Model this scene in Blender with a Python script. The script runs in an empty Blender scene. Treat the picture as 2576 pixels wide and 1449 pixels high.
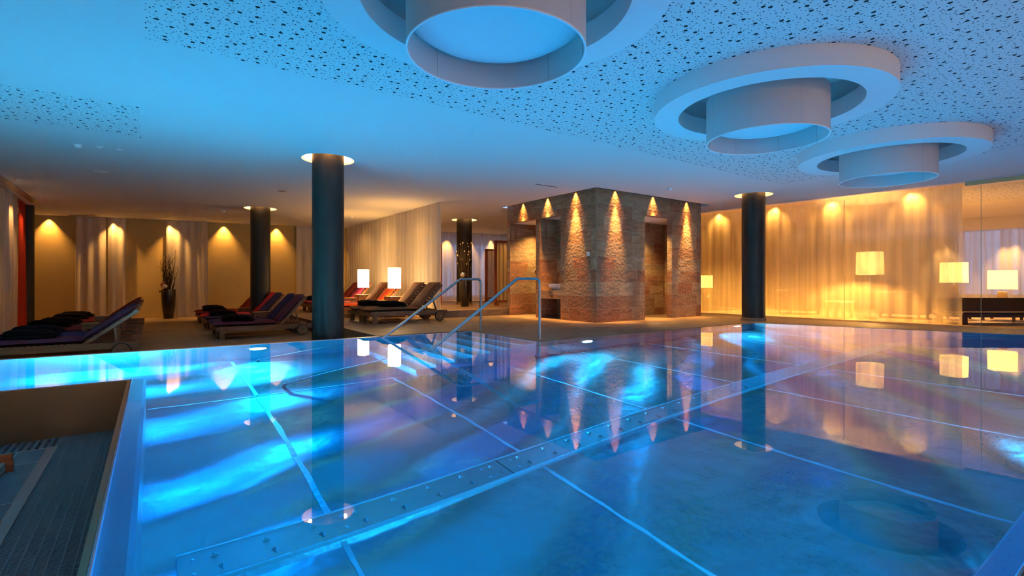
import bpy, bmesh, math, random
from mathutils import Vector, Matrix, noise as mnoise
from mathutils.geometry import tessellate_polygon

random.seed(7)
PI = math.pi
sc = bpy.context.scene
COL = sc.collection
TH = math.radians(35.7)                 # the pool grid is turned against the camera
CT, ST = math.cos(TH), math.sin(TH)
CEIL = 2.95
LOW = -0.27                             # lower lounger deck
DEPTH = 1.35                            # pool depth


def W(u, v, z=0.0):
    return Vector((u * CT - v * ST, u * ST + v * CT, z))


# --------------------------------------------------------------------------- materials
def new_mat(name):
    m = bpy.data.materials.new(name)
    m.use_nodes = True
    nt = m.node_tree
    nt.nodes.clear()
    out = nt.nodes.new('ShaderNodeOutputMaterial')
    return m, nt, out


def nd(nt, typ, **kw):
    n = nt.nodes.new(typ)
    for k, v in kw.items():
        if k in ('inputs',):
            for kk, vv in v.items():
                n.inputs[kk].default_value = vv
        else:
            setattr(n, k, v)
    return n


def ln(nt, a, b):
    nt.links.new(a, b)


def c4(c):
    return (c[0], c[1], c[2], 1.0)


def principled(name, col, rough=0.5, metal=0.0, spec=0.5, noise=0.0, nscale=8.0, bump=0.0, bscale=30.0,
               coat=0.0, stretch=(1, 1, 1)):
    m, nt, out = new_mat(name)
    p = nd(nt, 'ShaderNodeBsdfPrincipled')
    p.inputs['Base Color'].default_value = c4(col)
    p.inputs['Roughness'].default_value = rough
    p.inputs['Metallic'].default_value = metal
    p.inputs['Specular IOR Level'].default_value = spec
    p.inputs['Coat Weight'].default_value = coat
    ln(nt, p.outputs[0], out.inputs[0])
    tc = nd(nt, 'ShaderNodeTexCoord')
    mp = nd(nt, 'ShaderNodeMapping')
    mp.inputs['Scale'].default_value = stretch
    ln(nt, tc.outputs['Object'], mp.inputs[0])
    if noise > 0:
        n = nd(nt, 'ShaderNodeTexNoise')
        n.inputs['Scale'].default_value = nscale
        n.inputs['Detail'].default_value = 4
        ln(nt, mp.outputs[0], n.inputs['Vector'])
        r = nd(nt, 'ShaderNodeMapRange')
        r.inputs[3].default_value = 1 - noise
        r.inputs[4].default_value = 1 + noise
        ln(nt, n.outputs['Fac'], r.inputs[0])
        mx = nd(nt, 'ShaderNodeVectorMath', operation='SCALE')
        mx.inputs[0].default_value = col
        ln(nt, r.outputs[0], mx.inputs['Scale'])
        ln(nt, mx.outputs[0], p.inputs['Base Color'])
    if bump > 0:
        n = nd(nt, 'ShaderNodeTexNoise')
        n.inputs['Scale'].default_value = bscale
        n.inputs['Detail'].default_value = 5
        ln(nt, mp.outputs[0], n.inputs['Vector'])
        b = nd(nt, 'ShaderNodeBump')
        b.inputs['Strength'].default_value = 1.0
        b.inputs['Distance'].default_value = bump
        ln(nt, n.outputs['Fac'], b.inputs['Height'])
        ln(nt, b.outputs[0], p.inputs['Normal'])
    return m


def emission(name, col, strength):
    m, nt, out = new_mat(name)
    e = nd(nt, 'ShaderNodeEmission')
    e.inputs[0].default_value = c4(col)
    e.inputs[1].default_value = strength
    ln(nt, e.outputs[0], out.inputs[0])
    return m


def shade_mat(name, col, strength):
    """lit fabric lamp shade: glows, a little brighter in the middle of its height, and scatters light"""
    m, nt, out = new_mat(name)
    d = nd(nt, 'ShaderNodeBsdfDiffuse')
    d.inputs[0].default_value = (0.8, 0.72, 0.55, 1)
    t = nd(nt, 'ShaderNodeBsdfTranslucent')
    t.inputs[0].default_value = (0.92, 0.82, 0.62, 1)
    e = nd(nt, 'ShaderNodeEmission')
    e.inputs[0].default_value = c4(col)
    e.inputs[1].default_value = strength
    mx = nd(nt, 'ShaderNodeMixShader')
    mx.inputs[0].default_value = 0.75
    ad = nd(nt, 'ShaderNodeAddShader')
    ln(nt, d.outputs[0], mx.inputs[1])
    ln(nt, t.outputs[0], mx.inputs[2])
    ln(nt, mx.outputs[0], ad.inputs[0])
    ln(nt, e.outputs[0], ad.inputs[1])
    ln(nt, ad.outputs[0], out.inputs[0])
    return m


def sheer(name, col, opacity, transl=0.5):
    m, nt, out = new_mat(name)
    tr = nd(nt, 'ShaderNodeBsdfTransparent')
    d = nd(nt, 'ShaderNodeBsdfDiffuse')
    d.inputs[0].default_value = c4(col)
    t = nd(nt, 'ShaderNodeBsdfTranslucent')
    t.inputs[0].default_value = c4(col)
    a = nd(nt, 'ShaderNodeMixShader')
    a.inputs[0].default_value = transl
    ln(nt, d.outputs[0], a.inputs[1])
    ln(nt, t.outputs[0], a.inputs[2])
    b = nd(nt, 'ShaderNodeMixShader')
    # the weave is a little uneven along its width
    tc = nd(nt, 'ShaderNodeTexCoord')
    mp = nd(nt, 'ShaderNodeMapping')
    mp.inputs['Scale'].default_value = (1, 0.03, 1)
    ln(nt, tc.outputs['UV'], mp.inputs[0])
    n = nd(nt, 'ShaderNodeTexNoise')
    n.inputs['Scale'].default_value = 9.0
    n.inputs['Detail'].default_value = 3
    ln(nt, mp.outputs[0], n.inputs['Vector'])
    r = nd(nt, 'ShaderNodeMapRange')
    r.inputs[1].default_value = 0.3
    r.inputs[2].default_value = 0.7
    r.inputs[3].default_value = max(0.0, opacity - 0.14)
    r.inputs[4].default_value = min(1.0, opacity + 0.14)
    ln(nt, n.outputs['Fac'], r.inputs[0])
    ln(nt, r.outputs[0], b.inputs[0])
    ln(nt, tr.outputs[0], b.inputs[1])
    ln(nt, a.outputs[0], b.inputs[2])
    ln(nt, b.outputs[0], out.inputs[0])
    return m


def glass_pane(name, tint=(0.97, 0.99, 0.98)):
    m, nt, out = new_mat(name)
    tr = nd(nt, 'ShaderNodeBsdfTransparent')
    tr.inputs[0].default_value = c4(tint)
    g = nd(nt, 'ShaderNodeBsdfGlossy')
    g.inputs['Roughness'].default_value = 0.0
    f = nd(nt, 'ShaderNodeFresnel')
    f.inputs[0].default_value = 1.45
    mx = nd(nt, 'ShaderNodeMixShader')
    ln(nt, f.outputs[0], mx.inputs[0])
    ln(nt, tr.outputs[0], mx.inputs[1])
    ln(nt, g.outputs[0], mx.inputs[2])
    ln(nt, mx.outputs[0], out.inputs[0])
    return m


def water_mat():
    m, nt, out = new_mat('pool_water')
    g = nd(nt, 'ShaderNodeBsdfGlass')
    g.inputs['Color'].default_value = (1, 1, 1, 1)
    g.inputs['Roughness'].default_value = 0.0
    g.inputs['IOR'].default_value = 1.333
    tc = nd(nt, 'ShaderNodeTexCoord')
    n = nd(nt, 'ShaderNodeTexNoise')
    n.inputs['Scale'].default_value = 5.0
    n.inputs['Detail'].default_value = 2
    ln(nt, tc.outputs['Object'], n.inputs['Vector'])
    b = nd(nt, 'ShaderNodeBump')
    b.inputs['Strength'].default_value = 1.0
    b.inputs['Distance'].default_value = 0.00022
    ln(nt, n.outputs['Fac'], b.inputs['Height'])
    ln(nt, b.outputs[0], g.inputs['Normal'])
    ln(nt, g.outputs[0], out.inputs[0])
    va = nd(nt, 'ShaderNodeVolumeAbsorption')
    va.inputs['Color'].default_value = (0.0, 0.83, 0.97, 1)
    va.inputs['Density'].default_value = 0.9
    ln(nt, va.outputs[0], out.inputs['Volume'])
    return m


def steel_mat(name, col, rough, wave, wscale, sheet=True):
    """rolled stainless sheet, slightly wavy, with the fine brushed grain along one direction"""
    m, nt, out = new_mat(name)
    p = nd(nt, 'ShaderNodeBsdfPrincipled')
    p.inputs['Base Color'].default_value = c4(col)
    p.inputs['Metallic'].default_value = 0.9
    p.inputs['Roughness'].default_value = rough
    ln(nt, p.outputs[0], out.inputs[0])
    tc = nd(nt, 'ShaderNodeTexCoord')
    n = nd(nt, 'ShaderNodeTexNoise')
    n.inputs['Scale'].default_value = wscale
    n.inputs['Detail'].default_value = 1.5
    n.inputs['Distortion'].default_value = 0.6
    ln(nt, tc.outputs['Object'], n.inputs['Vector'])
    b = nd(nt, 'ShaderNodeBump')
    b.inputs['Strength'].default_value = 1.0
    b.inputs['Distance'].default_value = wave
    ln(nt, n.outputs['Fac'], b.inputs['Height'])
    mp = nd(nt, 'ShaderNodeMapping')
    mp.inputs['Scale'].default_value = (2, 160, 160)
    ln(nt, tc.outputs['Object'], mp.inputs[0])
    n2 = nd(nt, 'ShaderNodeTexNoise')
    n2.inputs['Scale'].default_value = 1.0
    ln(nt, mp.outputs[0], n2.inputs['Vector'])
    b2 = nd(nt, 'ShaderNodeBump')
    b2.inputs['Strength'].default_value = 0.25
    b2.inputs['Distance'].default_value = 0.0006
    ln(nt, n2.outputs['Fac'], b2.inputs['Height'])
    ln(nt, b.outputs[0], b2.inputs['Normal'])
    ln(nt, b2.outputs[0], p.inputs['Normal'])
    return m


def floor_steel():
    """floor sheets of rolled stainless steel: long shallow buckles that swing round along the pool"""
    m, nt, out = new_mat('pool_steel_floor')
    p = nd(nt, 'ShaderNodeBsdfPrincipled')
    p.inputs['Base Color'].default_value = (0.60, 0.65, 0.70, 1)
    p.inputs['Metallic'].default_value = 0.97
    p.inputs['Roughness'].default_value = 0.2
    ln(nt, p.outputs[0], out.inputs[0])
    tc = nd(nt, 'ShaderNodeTexCoord')
    sx = nd(nt, 'ShaderNodeSeparateXYZ')
    ln(nt, tc.outputs['Object'], sx.inputs[0])

    def mth(op, a, b=None):
        n = nd(nt, 'ShaderNodeMath', operation=op)
        for i, x in enumerate((a, b)):
            if x is None:
                continue
            if isinstance(x, (int, float)):
                n.inputs[i].default_value = x
            else:
                ln(nt, x, n.inputs[i])
        return n.outputs[0]

    def noise(scale, detail=2.0):
        n = nd(nt, 'ShaderNodeTexNoise')
        n.inputs['Scale'].default_value = scale
        n.inputs['Detail'].default_value = detail
        ln(nt, tc.outputs['Object'], n.inputs['Vector'])
        return n.outputs['Fac']

    u, v = sx.outputs[0], sx.outputs[1]
    uc = mth('MAXIMUM', u, 0.0)
    bend = mth('MULTIPLY', mth('SUBTRACT', uc, mth('MULTIPLY', mth('SUBTRACT', 1.0, mth('EXPONENT', mth('MULTIPLY', uc, -0.45))), 2.2)), 0.85)
    ph = mth('SUBTRACT', v, bend)
    ph = mth('ADD', ph, mth('MULTIPLY', noise(0.45, 1.0), 1.1))
    ph = mth('ADD', ph, mth('MULTIPLY', noise(2.6, 3.0), 0.10))
    h = mth('SINE', mth('MULTIPLY', ph, 2 * PI / 1.3))
    h = mth('ADD', mth('MULTIPLY', h, 0.030), mth('MULTIPLY', noise(1.6, 2.0), 0.014))
    b = nd(nt, 'ShaderNodeBump')
    b.inputs['Strength'].default_value = 1.0
    b.inputs['Distance'].default_value = 1.0
    ln(nt, h, b.inputs['Height'])
    ln(nt, b.outputs[0], p.inputs['Normal'])
    return m


def stone_mat(name, c1, c2, c3, bw, bh, mortar, mcol, rough=0.6, bump=0.006, spec=0.4):
    """cut natural stone tiles: running bond, each tile its own tone, with slanting veins"""
    m, nt, out = new_mat(name)
    p = nd(nt, 'ShaderNodeBsdfPrincipled')
    p.inputs['Roughness'].default_value = rough
    p.inputs['Specular IOR Level'].default_value = spec
    ln(nt, p.outputs[0], out.inputs[0])
    tc = nd(nt, 'ShaderNodeTexCoord')
    br = nd(nt, 'ShaderNodeTexBrick')
    br.offset = 0.37
    br.offset_frequency = 2
    br.squash = 0.72
    br.squash_frequency = 3
    br.inputs['Color1'].default_value = (0, 0, 0, 1)
    br.inputs['Color2'].default_value = (1, 1, 1, 1)
    br.inputs['Mortar'].default_value = (0.5, 0.5, 0.5, 1)
    br.inputs['Scale'].default_value = 1.0
    br.inputs['Mortar Size'].default_value = mortar
    br.inputs['Mortar Smooth'].default_value = 0.1
    br.inputs['Brick Width'].default_value = bw
    br.inputs['Row Height'].default_value = bh
    ln(nt, tc.outputs['UV'], br.inputs['Vector'])
    ramp = nd(nt, 'ShaderNodeValToRGB')
    e = ramp.color_ramp.elements
    e[0].color = c4(c1)
    e[1].color = c4(c3)
    mid = e.new(0.5)
    mid.color = c4(c2)
    ln(nt, br.outputs['Color'], ramp.inputs[0])
    # veins, shifted per tile by the tile's own tone
    mp = nd(nt, 'ShaderNodeMapping')
    mp.inputs['Rotation'].default_value = (0, 0, 0.75)
    mp.inputs['Scale'].default_value = (2.2, 9.0, 1)
    cmb = nd(nt, 'ShaderNodeVectorMath', operation='ADD')
    ln(nt, tc.outputs['UV'], cmb.inputs[0])
    ln(nt, br.outputs['Color'], cmb.inputs[1])
    ln(nt, cmb.outputs[0], mp.inputs[0])
    nz = nd(nt, 'ShaderNodeTexNoise')
    nz.inputs['Scale'].default_value = 1.0
    nz.inputs['Detail'].default_value = 6
    nz.inputs['Distortion'].default_value = 1.2
    ln(nt, mp.outputs[0], nz.inputs['Vector'])
    rg = nd(nt, 'ShaderNodeMapRange')
    rg.inputs[1].default_value = 0.3
    rg.inputs[2].default_value = 0.7
    rg.inputs[3].default_value = 0.62
    rg.inputs[4].default_value = 1.3
    ln(nt, nz.outputs['Fac'], rg.inputs[0])
    sc_ = nd(nt, 'ShaderNodeVectorMath', operation='SCALE')
    ln(nt, ramp.outputs[0], sc_.inputs[0])
    ln(nt, rg.outputs[0], sc_.inputs['Scale'])
    mx = nd(nt, 'ShaderNodeMix', data_type='RGBA')
    ln(nt, br.outputs['Fac'], mx.inputs[0])
    ln(nt, sc_.outputs[0], mx.inputs[6])
    mx.inputs[7].default_value = c4(mcol)
    ln(nt, mx.outputs[2], p.inputs['Base Color'])
    # riven surface
    n3 = nd(nt, 'ShaderNodeTexNoise')
    n3.inputs['Scale'].default_value = 16.0
    n3.inputs['Detail'].default_value = 6
    ln(nt, tc.outputs['UV'], n3.inputs['Vector'])
    sub = nd(nt, 'ShaderNodeMath', operation='MULTIPLY_ADD')
    ln(nt, br.outputs['Fac'], sub.inputs[0])
    sub.inputs[1].default_value = -0.5
    ln(nt, n3.outputs['Fac'], sub.inputs[2])
    b = nd(nt, 'ShaderNodeBump')
    b.inputs['Strength'].default_value = 1.0
    b.inputs['Distance'].default_value = bump
    ln(nt, sub.outputs[0], b.inputs['Height'])
    ln(nt, b.outputs[0], p.inputs['Normal'])
    return m


def wood_mat(name, col, rough=0.5):
    m, nt, out = new_mat(name)
    p = nd(nt, 'ShaderNodeBsdfPrincipled')
    p.inputs['Roughness'].default_value = rough
    ln(nt, p.outputs[0], out.inputs[0])
    tc = nd(nt, 'ShaderNodeTexCoord')
    mp = nd(nt, 'ShaderNodeMapping')
    mp.inputs['Scale'].default_value = (1.5, 26, 26)
    ln(nt, tc.outputs['Object'], mp.inputs[0])
    n = nd(nt, 'ShaderNodeTexNoise')
    n.inputs['Scale'].default_value = 1.6
    n.inputs['Detail'].default_value = 5
    n.inputs['Distortion'].default_value = 0.8
    ln(nt, mp.outputs[0], n.inputs['Vector'])
    r = nd(nt, 'ShaderNodeValToRGB')
    r.color_ramp.elements[0].position = 0.3
    r.color_ramp.elements[1].position = 0.72
    r.color_ramp.elements[0].color = c4([x * 0.6 for x in col])
    r.color_ramp.elements[1].color = c4([min(1, x * 1.3) for x in col])
    ln(nt, n.outputs['Fac'], r.inputs[0])
    ln(nt, r.outputs[0], p.inputs['Base Color'])
    b = nd(nt, 'ShaderNodeBump')
    b.inputs['Distance'].default_value = 0.0015
    ln(nt, n.outputs['Fac'], b.inputs['Height'])
    ln(nt, b.outputs[0], p.inputs['Normal'])
    return m


def ceiling_mat():
    """white plaster with three fields of drilled acoustic board (holes of three sizes)"""
    m, nt, out = new_mat('ceiling_plaster')
    p = nd(nt, 'ShaderNodeBsdfPrincipled')
    p.inputs['Roughness'].default_value = 0.85
    p.inputs['Specular IOR Level'].default_value = 0.15
    ln(nt, p.outputs[0], out.inputs[0])
    tc = nd(nt, 'ShaderNodeTexCoord')
    sx = nd(nt, 'ShaderNodeSeparateXYZ')
    ln(nt, tc.outputs['Object'], sx.inputs[0])

    def mth(op, a, b=None):
        n = nd(nt, 'ShaderNodeMath', operation=op)
        for i, x in enumerate((a, b)):
            if x is None:
                continue
            if isinstance(x, (int, float)):
                n.inputs[i].default_value = x
            else:
                ln(nt, x, n.inputs[i])
        return n.outputs[0]

    def rect(u0, u1, v0, v1):
        a = mth('MULTIPLY', mth('GREATER_THAN', sx.outputs[0], u0), mth('LESS_THAN', sx.outputs[0], u1))
        b = mth('MULTIPLY', mth('GREATER_THAN', sx.outputs[1], v0), mth('LESS_THAN', sx.outputs[1], v1))
        return mth('MULTIPLY', a, b)

    field = mth('MAXIMUM', rect(-0.05, 10.7, 0.45, 5.22), rect(-3.0, -0.13, 7.28, 8.85))
    field = mth('MAXIMUM', field, rect(14.5, 17.2, -3.0, 7.0))

    def holes(cell, rad, rnd=1.0):
        v = nd(nt, 'ShaderNodeTexVoronoi', voronoi_dimensions='2D', feature='F1')
        v.inputs['Scale'].default_value = 1.0 / cell
        v.inputs['Randomness'].default_value = rnd
        ln(nt, tc.outputs['Object'], v.inputs['Vector'])
        return mth('LESS_THAN', v.outputs['Distance'], rad / cell)

    h = mth('MAXIMUM', holes(0.155, 0.0165, 0.85), holes(0.052, 0.0050, 0.75))
    h = mth('MAXIMUM', h, holes(0.083, 0.0065, 0.8))
    h = mth('MULTIPLY', h, field)
    mx = nd(nt, 'ShaderNodeMix', data_type='RGBA')
    ln(nt, h, mx.inputs[0])
    mx.inputs[6].default_value = (0.70, 0.70, 0.70, 1)
    mx.inputs[7].default_value = (0.02, 0.02, 0.025, 1)
    ln(nt, mx.outputs[2], p.inputs['Base Color'])
    return m


M = {}
M['ceiling'] = ceiling_mat()
M['plaster'] = principled('white_plaster', (0.76, 0.76, 0.76), 0.85, spec=0.15)
M['ochre'] = principled('ochre_plaster', (0.56, 0.40, 0.16), 0.9, spec=0.1, noise=0.12, nscale=30, bump=0.012, bscale=45, stretch=(1, 1, 3))
M['dark_wall'] = principled('rear_plaster', (0.68, 0.64, 0.60), 0.8, noise=0.1)
M['stone'] = stone_mat('slate_tiles', (0.29, 0.115, 0.06), (0.31, 0.18, 0.10), (0.36, 0.245, 0.15), 0.58, 0.297, 0.003, (0.38, 0.31, 0.24), 0.55, 0.016)
M['floor'] = stone_mat('floor_tiles', (0.20, 0.125, 0.08), (0.23, 0.147, 0.095), (0.26, 0.172, 0.115), 0.90, 0.45, 0.003, (0.19, 0.125, 0.085), 0.5, 0.004)
M['kerb'] = stone_mat('kerb_tiles', (0.20, 0.125, 0.08), (0.23, 0.147, 0.095), (0.26, 0.172, 0.115), 0.60, 0.9, 0.003, (0.21, 0.14, 0.10), 0.55, 0.004)
M['steel'] = floor_steel()
M['steelwall'] = steel_mat('pool_steel_wall', (0.62, 0.66, 0.70), 0.34, 0.006, 1.0)
M['lipsteel'] = steel_mat('dimmed_lip_steel', (0.30, 0.36, 0.42), 0.3, 0.006, 1.0)  # wall steel with the lip's dimmer reflection put into its colour
M['weld'] = principled('weld_seam', (0.50, 0.55, 0.58), 0.4, 0.6, bump=0.006, bscale=25)
M['channelsteel'] = steel_mat('channel_steel', (0.66, 0.70, 0.74), 0.22, 0.004, 1.5)
M['facesteel'] = principled('outer_steel_painted_glow', (0.30, 0.20, 0.12), 0.3, 0.85, bump=0.003, bscale=3)  # warm reflection is put into the brown base colour
M['rail'] = principled('rail_steel', (0.42, 0.43, 0.45), 0.28, 1.0)
M['water'] = water_mat()
M['bronze'] = principled('dark_bronze', (0.026, 0.022, 0.020), 0.42, 0.15, spec=0.22, noise=0.35, nscale=7, stretch=(1, 1, 0.35))
M['teak'] = wood_mat('teak', (0.26, 0.09, 0.032))
M['redwood'] = wood_mat('red_wood', (0.40, 0.10, 0.03), 0.45)
M['palewood'] = wood_mat('pale_wood', (0.62, 0.40, 0.19), 0.5)
M['mahogany'] = wood_mat('mahogany', (0.10, 0.035, 0.02), 0.3)
M['tyre'] = principled('rubber', (0.012, 0.012, 0.012), 0.7)
M['plum'] = principled('plum_canvas', (0.135, 0.030, 0.050), 0.9, spec=0.1, bump=0.001, bscale=250)
M['navy'] = principled('navy_canvas', (0.050, 0.036, 0.095), 0.9, spec=0.1, bump=0.001, bscale=250)
M['red'] = principled('red_canvas', (0.60, 0.030, 0.035), 0.85, spec=0.1, bump=0.001, bscale=250)
M['maroon'] = principled('maroon_canvas', (0.22, 0.028, 0.026), 0.9, spec=0.1, bump=0.001, bscale=250)
M['brown'] = principled('brown_canvas', (0.22, 0.075, 0.035), 0.8, spec=0.2, bump=0.001, bscale=250)
M['magenta'] = principled('magenta_canvas', (0.30, 0.030, 0.10), 0.9, spec=0.1, bump=0.001, bscale=250)
M['orange'] = principled('orange_red_canvas', (0.62, 0.075, 0.02), 0.85, spec=0.1, bump=0.001, bscale=250)
M['blanket'] = principled('dark_blanket', (0.012, 0.010, 0.013), 1.0, spec=0.03, bump=0.01, bscale=60)
M['sheer'] = sheer('sheer_voile', (0.88, 0.70, 0.40), 0.62, 0.5)
M['sheerdense'] = sheer('dense_voile', (0.80, 0.74, 0.66), 0.86, 0.4)
M['drape'] = sheer('heavy_drape', (0.66, 0.57, 0.47), 0.985, 0.12)
M['creamdrape'] = sheer('cream_drape', (0.62, 0.53, 0.36), 0.985, 0.12)
M['reddrape'] = sheer('red_drape', (0.55, 0.06, 0.03), 0.985, 0.35)
M['yellowdrape'] = sheer('yellow_drape', (0.72, 0.54, 0.24), 0.95, 0.35)
M['pendant'] = principled('pendant_fabric', (0.62, 0.58, 0.58), 0.85, spec=0.15)
M['pendantrim'] = principled('pendant_rim', (0.85, 0.85, 0.85), 0.6)
M['diffuser'] = principled('acrylic_diffuser', (0.82, 0.84, 0.86), 0.35, spec=0.3)
M['shade'] = shade_mat('lit_lamp_shade', (1.0, 0.72, 0.28), .95)
M['shadehot'] = shade_mat('lit_tall_shade', (1.0, 0.76, 0.40), 6.0)
M['shadefloor'] = shade_mat('lit_floor_lamp_shade', (1.0, 0.70, 0.28), .55)
M['chrome'] = principled('chrome', (0.8, 0.8, 0.8), 0.1, 1.0)
M['ceramic'] = principled('white_ceramic', (0.85, 0.84, 0.82), 0.15)
M['white'] = principled('white_plastic', (0.85, 0.85, 0.86), 0.4)
M['black'] = principled('black_gloss', (0.012, 0.011, 0.011), 0.2)
M['vase'] = principled('black_vase', (0.016, 0.012, 0.010), 0.22, coat=0.3)
M['twig'] = principled('dry_twig', (0.055, 0.034, 0.018), 0.8)
M['petal'] = principled('dry_petal', (0.75, 0.62, 0.32), 0.7)
M['redball'] = principled('red_ball', (0.20, 0.015, 0.012), 0.4)
M['leather'] = principled('brown_leather', (0.045, 0.016, 0.012), 0.5, spec=0.25, bump=0.002, bscale=60)
M['marble'] = principled('mottled_stone', (0.30, 0.17, 0.085), 0.3, noise=0.85, nscale=9)
M['grate'] = principled('grey_grating', (0.13, 0.145, 0.17), 0.55)
M['tile'] = principled('grey_tile', (0.12, 0.13, 0.145), 0.6, noise=0.35, nscale=5, bump=0.002, bscale=12)
M['angle'] = principled('edge_angle', (0.34, 0.29, 0.27), 0.4, 0.7)
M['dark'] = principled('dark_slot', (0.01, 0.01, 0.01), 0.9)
M['glass'] = glass_pane('clear_glass')
M['brass'] = principled('brass_header', (0.75, 0.58, 0.30), 0.3, 0.9)
M['poollamp'] = emission('pool_lamp_lens', (0.55, 0.85, 1.0), 60.0)
M['pale'] = principled('pale_canvas', (0.33, 0.27, 0.23), 0.9, spec=0.1)


for k_ in ('shade', 'shadehot', 'shadefloor', 'poollamp'):
    M[k_].cycles.emission_sampling = 'NONE'      # each has its own bulb


# --------------------------------------------------------------------------- mesh building
class MB:
    def __init__(s):
        s.bm = bmesh.new()

    def _merge(s, t, mtx=None):
        if mtx is not None:
            bmesh.ops.transform(t, matrix=mtx, verts=t.verts)
        me = bpy.data.meshes.new('tmp')
        t.to_mesh(me)
        t.free()
        s.bm.from_mesh(me)
        bpy.data.meshes.remove(me)
        return s

    def box(s, x0, x1, y0, y1, z0, z1, bevel=0.0, seg=2, mtx=None):
        t = bmesh.new()
        bmesh.ops.create_cube(t, size=1.0)
        for v in t.verts:
            v.co = Vector((x0 + (v.co.x + .5) * (x1 - x0), y0 + (v.co.y + .5) * (y1 - y0), z0 + (v.co.z + .5) * (z1 - z0)))
        if bevel > 0:
            bmesh.ops.bevel(t, geom=list(t.edges), offset=bevel, segments=seg, profile=0.5, affect='EDGES')
        return s._merge(t, mtx)

    def cushion(s, lx, ly, lz, mtx=None, puff=0.012):
        """soft pad of size lx, ly, lz with its base centre at the origin"""
        t = bmesh.new()
        nx, ny = 14, 7
        def prof(a):
            return (1 - abs(a) ** 5)
        top, bot = [], []
        for i in range(nx + 1):
            a = -1 + 2 * i / nx
            rt, rb = [], []
            for j in range(ny + 1):
                b = -1 + 2 * j / ny
                h = max(0.0, prof(a) * prof(b)) ** 0.4
                w = puff * 0.25 * math.sin(7 * a + 3 * b)
                rt.append(t.verts.new((a * lx / 2, b * ly / 2, lz * (0.5 + 0.5 * h) + (w + puff) * h)))
                rb.append(t.verts.new((a * lx / 2 * 0.995, b * ly / 2 * 0.995, lz * (0.5 - 0.5 * h))))
            top.append(rt)
            bot.append(rb)
        for i in range(nx):
            for j in range(ny):
                t.faces.new((top[i][j], top[i + 1][j], top[i + 1][j + 1], top[i][j + 1]))
                t.faces.new((bot[i][j], bot[i][j + 1], bot[i + 1][j + 1], bot[i + 1][j]))
        for i in range(nx):
            t.faces.new((top[i][0], bot[i][0], bot[i + 1][0], top[i + 1][0]))
            t.faces.new((top[i][ny], top[i + 1][ny], bot[i + 1][ny], bot[i][ny]))
        for j in range(ny):
            t.faces.new((top[0][j], top[0][j + 1], bot[0][j + 1], bot[0][j]))
            t.faces.new((top[nx][j], bot[nx][j], bot[nx][j + 1], top[nx][j + 1]))
        return s._merge(t, mtx)

    def lathe(s, prof, seg=32, mtx=None, closed=False):
        t = bmesh.new()
        rings = []
        for r, z in prof:
            rings.append([t.verts.new((r * math.cos(2 * PI * k / seg), r * math.sin(2 * PI * k / seg), z)) for k in range(seg)])
        n = len(rings)
        rng = range(n if closed else n - 1)
        for i in rng:
            a, b = rings[i], rings[(i + 1) % n]
            for k in range(seg):
                t.faces.new((a[k], a[(k + 1) % seg], b[(k + 1) % seg], b[k]))
        if not closed:
            if prof[0][0] > 1e-6:
                pass
        bmesh.ops.remove_doubles(t, verts=t.verts, dist=1e-6)
        return s._merge(t, mtx)

    def cyl(s, r, z0, z1, seg=24, mtx=None, r2=None):
        t = bmesh.new()
        r2 = r if r2 is None else r2
        a = [t.verts.new((r * math.cos(2 * PI * k / seg), r * math.sin(2 * PI * k / seg), z0)) for k in range(seg)]
        b = [t.verts.new((r2 * math.cos(2 * PI * k / seg), r2 * math.sin(2 * PI * k / seg), z1)) for k in range(seg)]
        for k in range(seg):
            t.faces.new((a[k], a[(k + 1) % seg], b[(k + 1) % seg], b[k]))
        t.faces.new(list(reversed(a)))
        t.faces.new(b)
        return s._merge(t, mtx)

    def sphere(s, c, r, seg=16, rings=10, sz=1.0):
        t = bmesh.new()
        bmesh.ops.create_uvsphere(t, u_segments=seg, v_segments=rings, radius=r)
        return s._merge(t, Matrix.Translation(c) @ Matrix.Diagonal((1, 1, sz, 1)))

    def tube(s, pts, r, seg=12, cap=True):
        t = bmesh.new()
        pts = [Vector(p) for p in pts]
        rs = r if isinstance(r, (list, tuple)) else [r] * len(pts)
        rings = []
        up = None
        for i, p in enumerate(pts):
            if i == 0:
                d = pts[1] - pts[0]
            elif i == len(pts) - 1:
                d = pts[-1] - pts[-2]
            else:
                d = (pts[i + 1] - pts[i]).normalized() + (pts[i] - pts[i - 1]).normalized()
            d.normalize()
            if up is None:
                up = Vector((0, 0, 1)) if abs(d.z) < 0.9 else Vector((1, 0, 0))
            sd = d.cross(up)
            if sd.length < 1e-4:
                sd = d.cross(Vector((0, 1, 0)))
            sd.normalize()
            up = sd.cross(d).normalized()
            rings.append([t.verts.new(p + rs[i] * (math.cos(2 * PI * k / seg) * sd + math.sin(2 * PI * k / seg) * up)) for k in range(seg)])
        for a, b in zip(rings, rings[1:]):
            for k in range(seg):
                t.faces.new((a[k], a[(k + 1) % seg], b[(k + 1) % seg], b[k]))
        if cap:
            t.faces.new(list(reversed(rings[0])))
            t.faces.new(rings[-1])
        return s._merge(t)

    def prism(s, poly, z0, z1):
        t = bmesh.new()
        a = [t.verts.new((p[0], p[1], z0)) for p in poly]
        b = [t.verts.new((p[0], p[1], z1)) for p in poly]
        n = len(poly)
        for k in range(n):
            t.faces.new((a[k], a[(k + 1) % n], b[(k + 1) % n], b[k]))
        for tri in tessellate_polygon([[Vector((p[0], p[1], 0)) for p in poly]]):
            t.faces.new([a[i] for i in tri])
            t.faces.new([b[i] for i in tri])
        return s._merge(t)

    def quad(s, *p):
        vs = [s.bm.verts.new(q) for q in p]
        s.bm.faces.new(vs)
        return s

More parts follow.
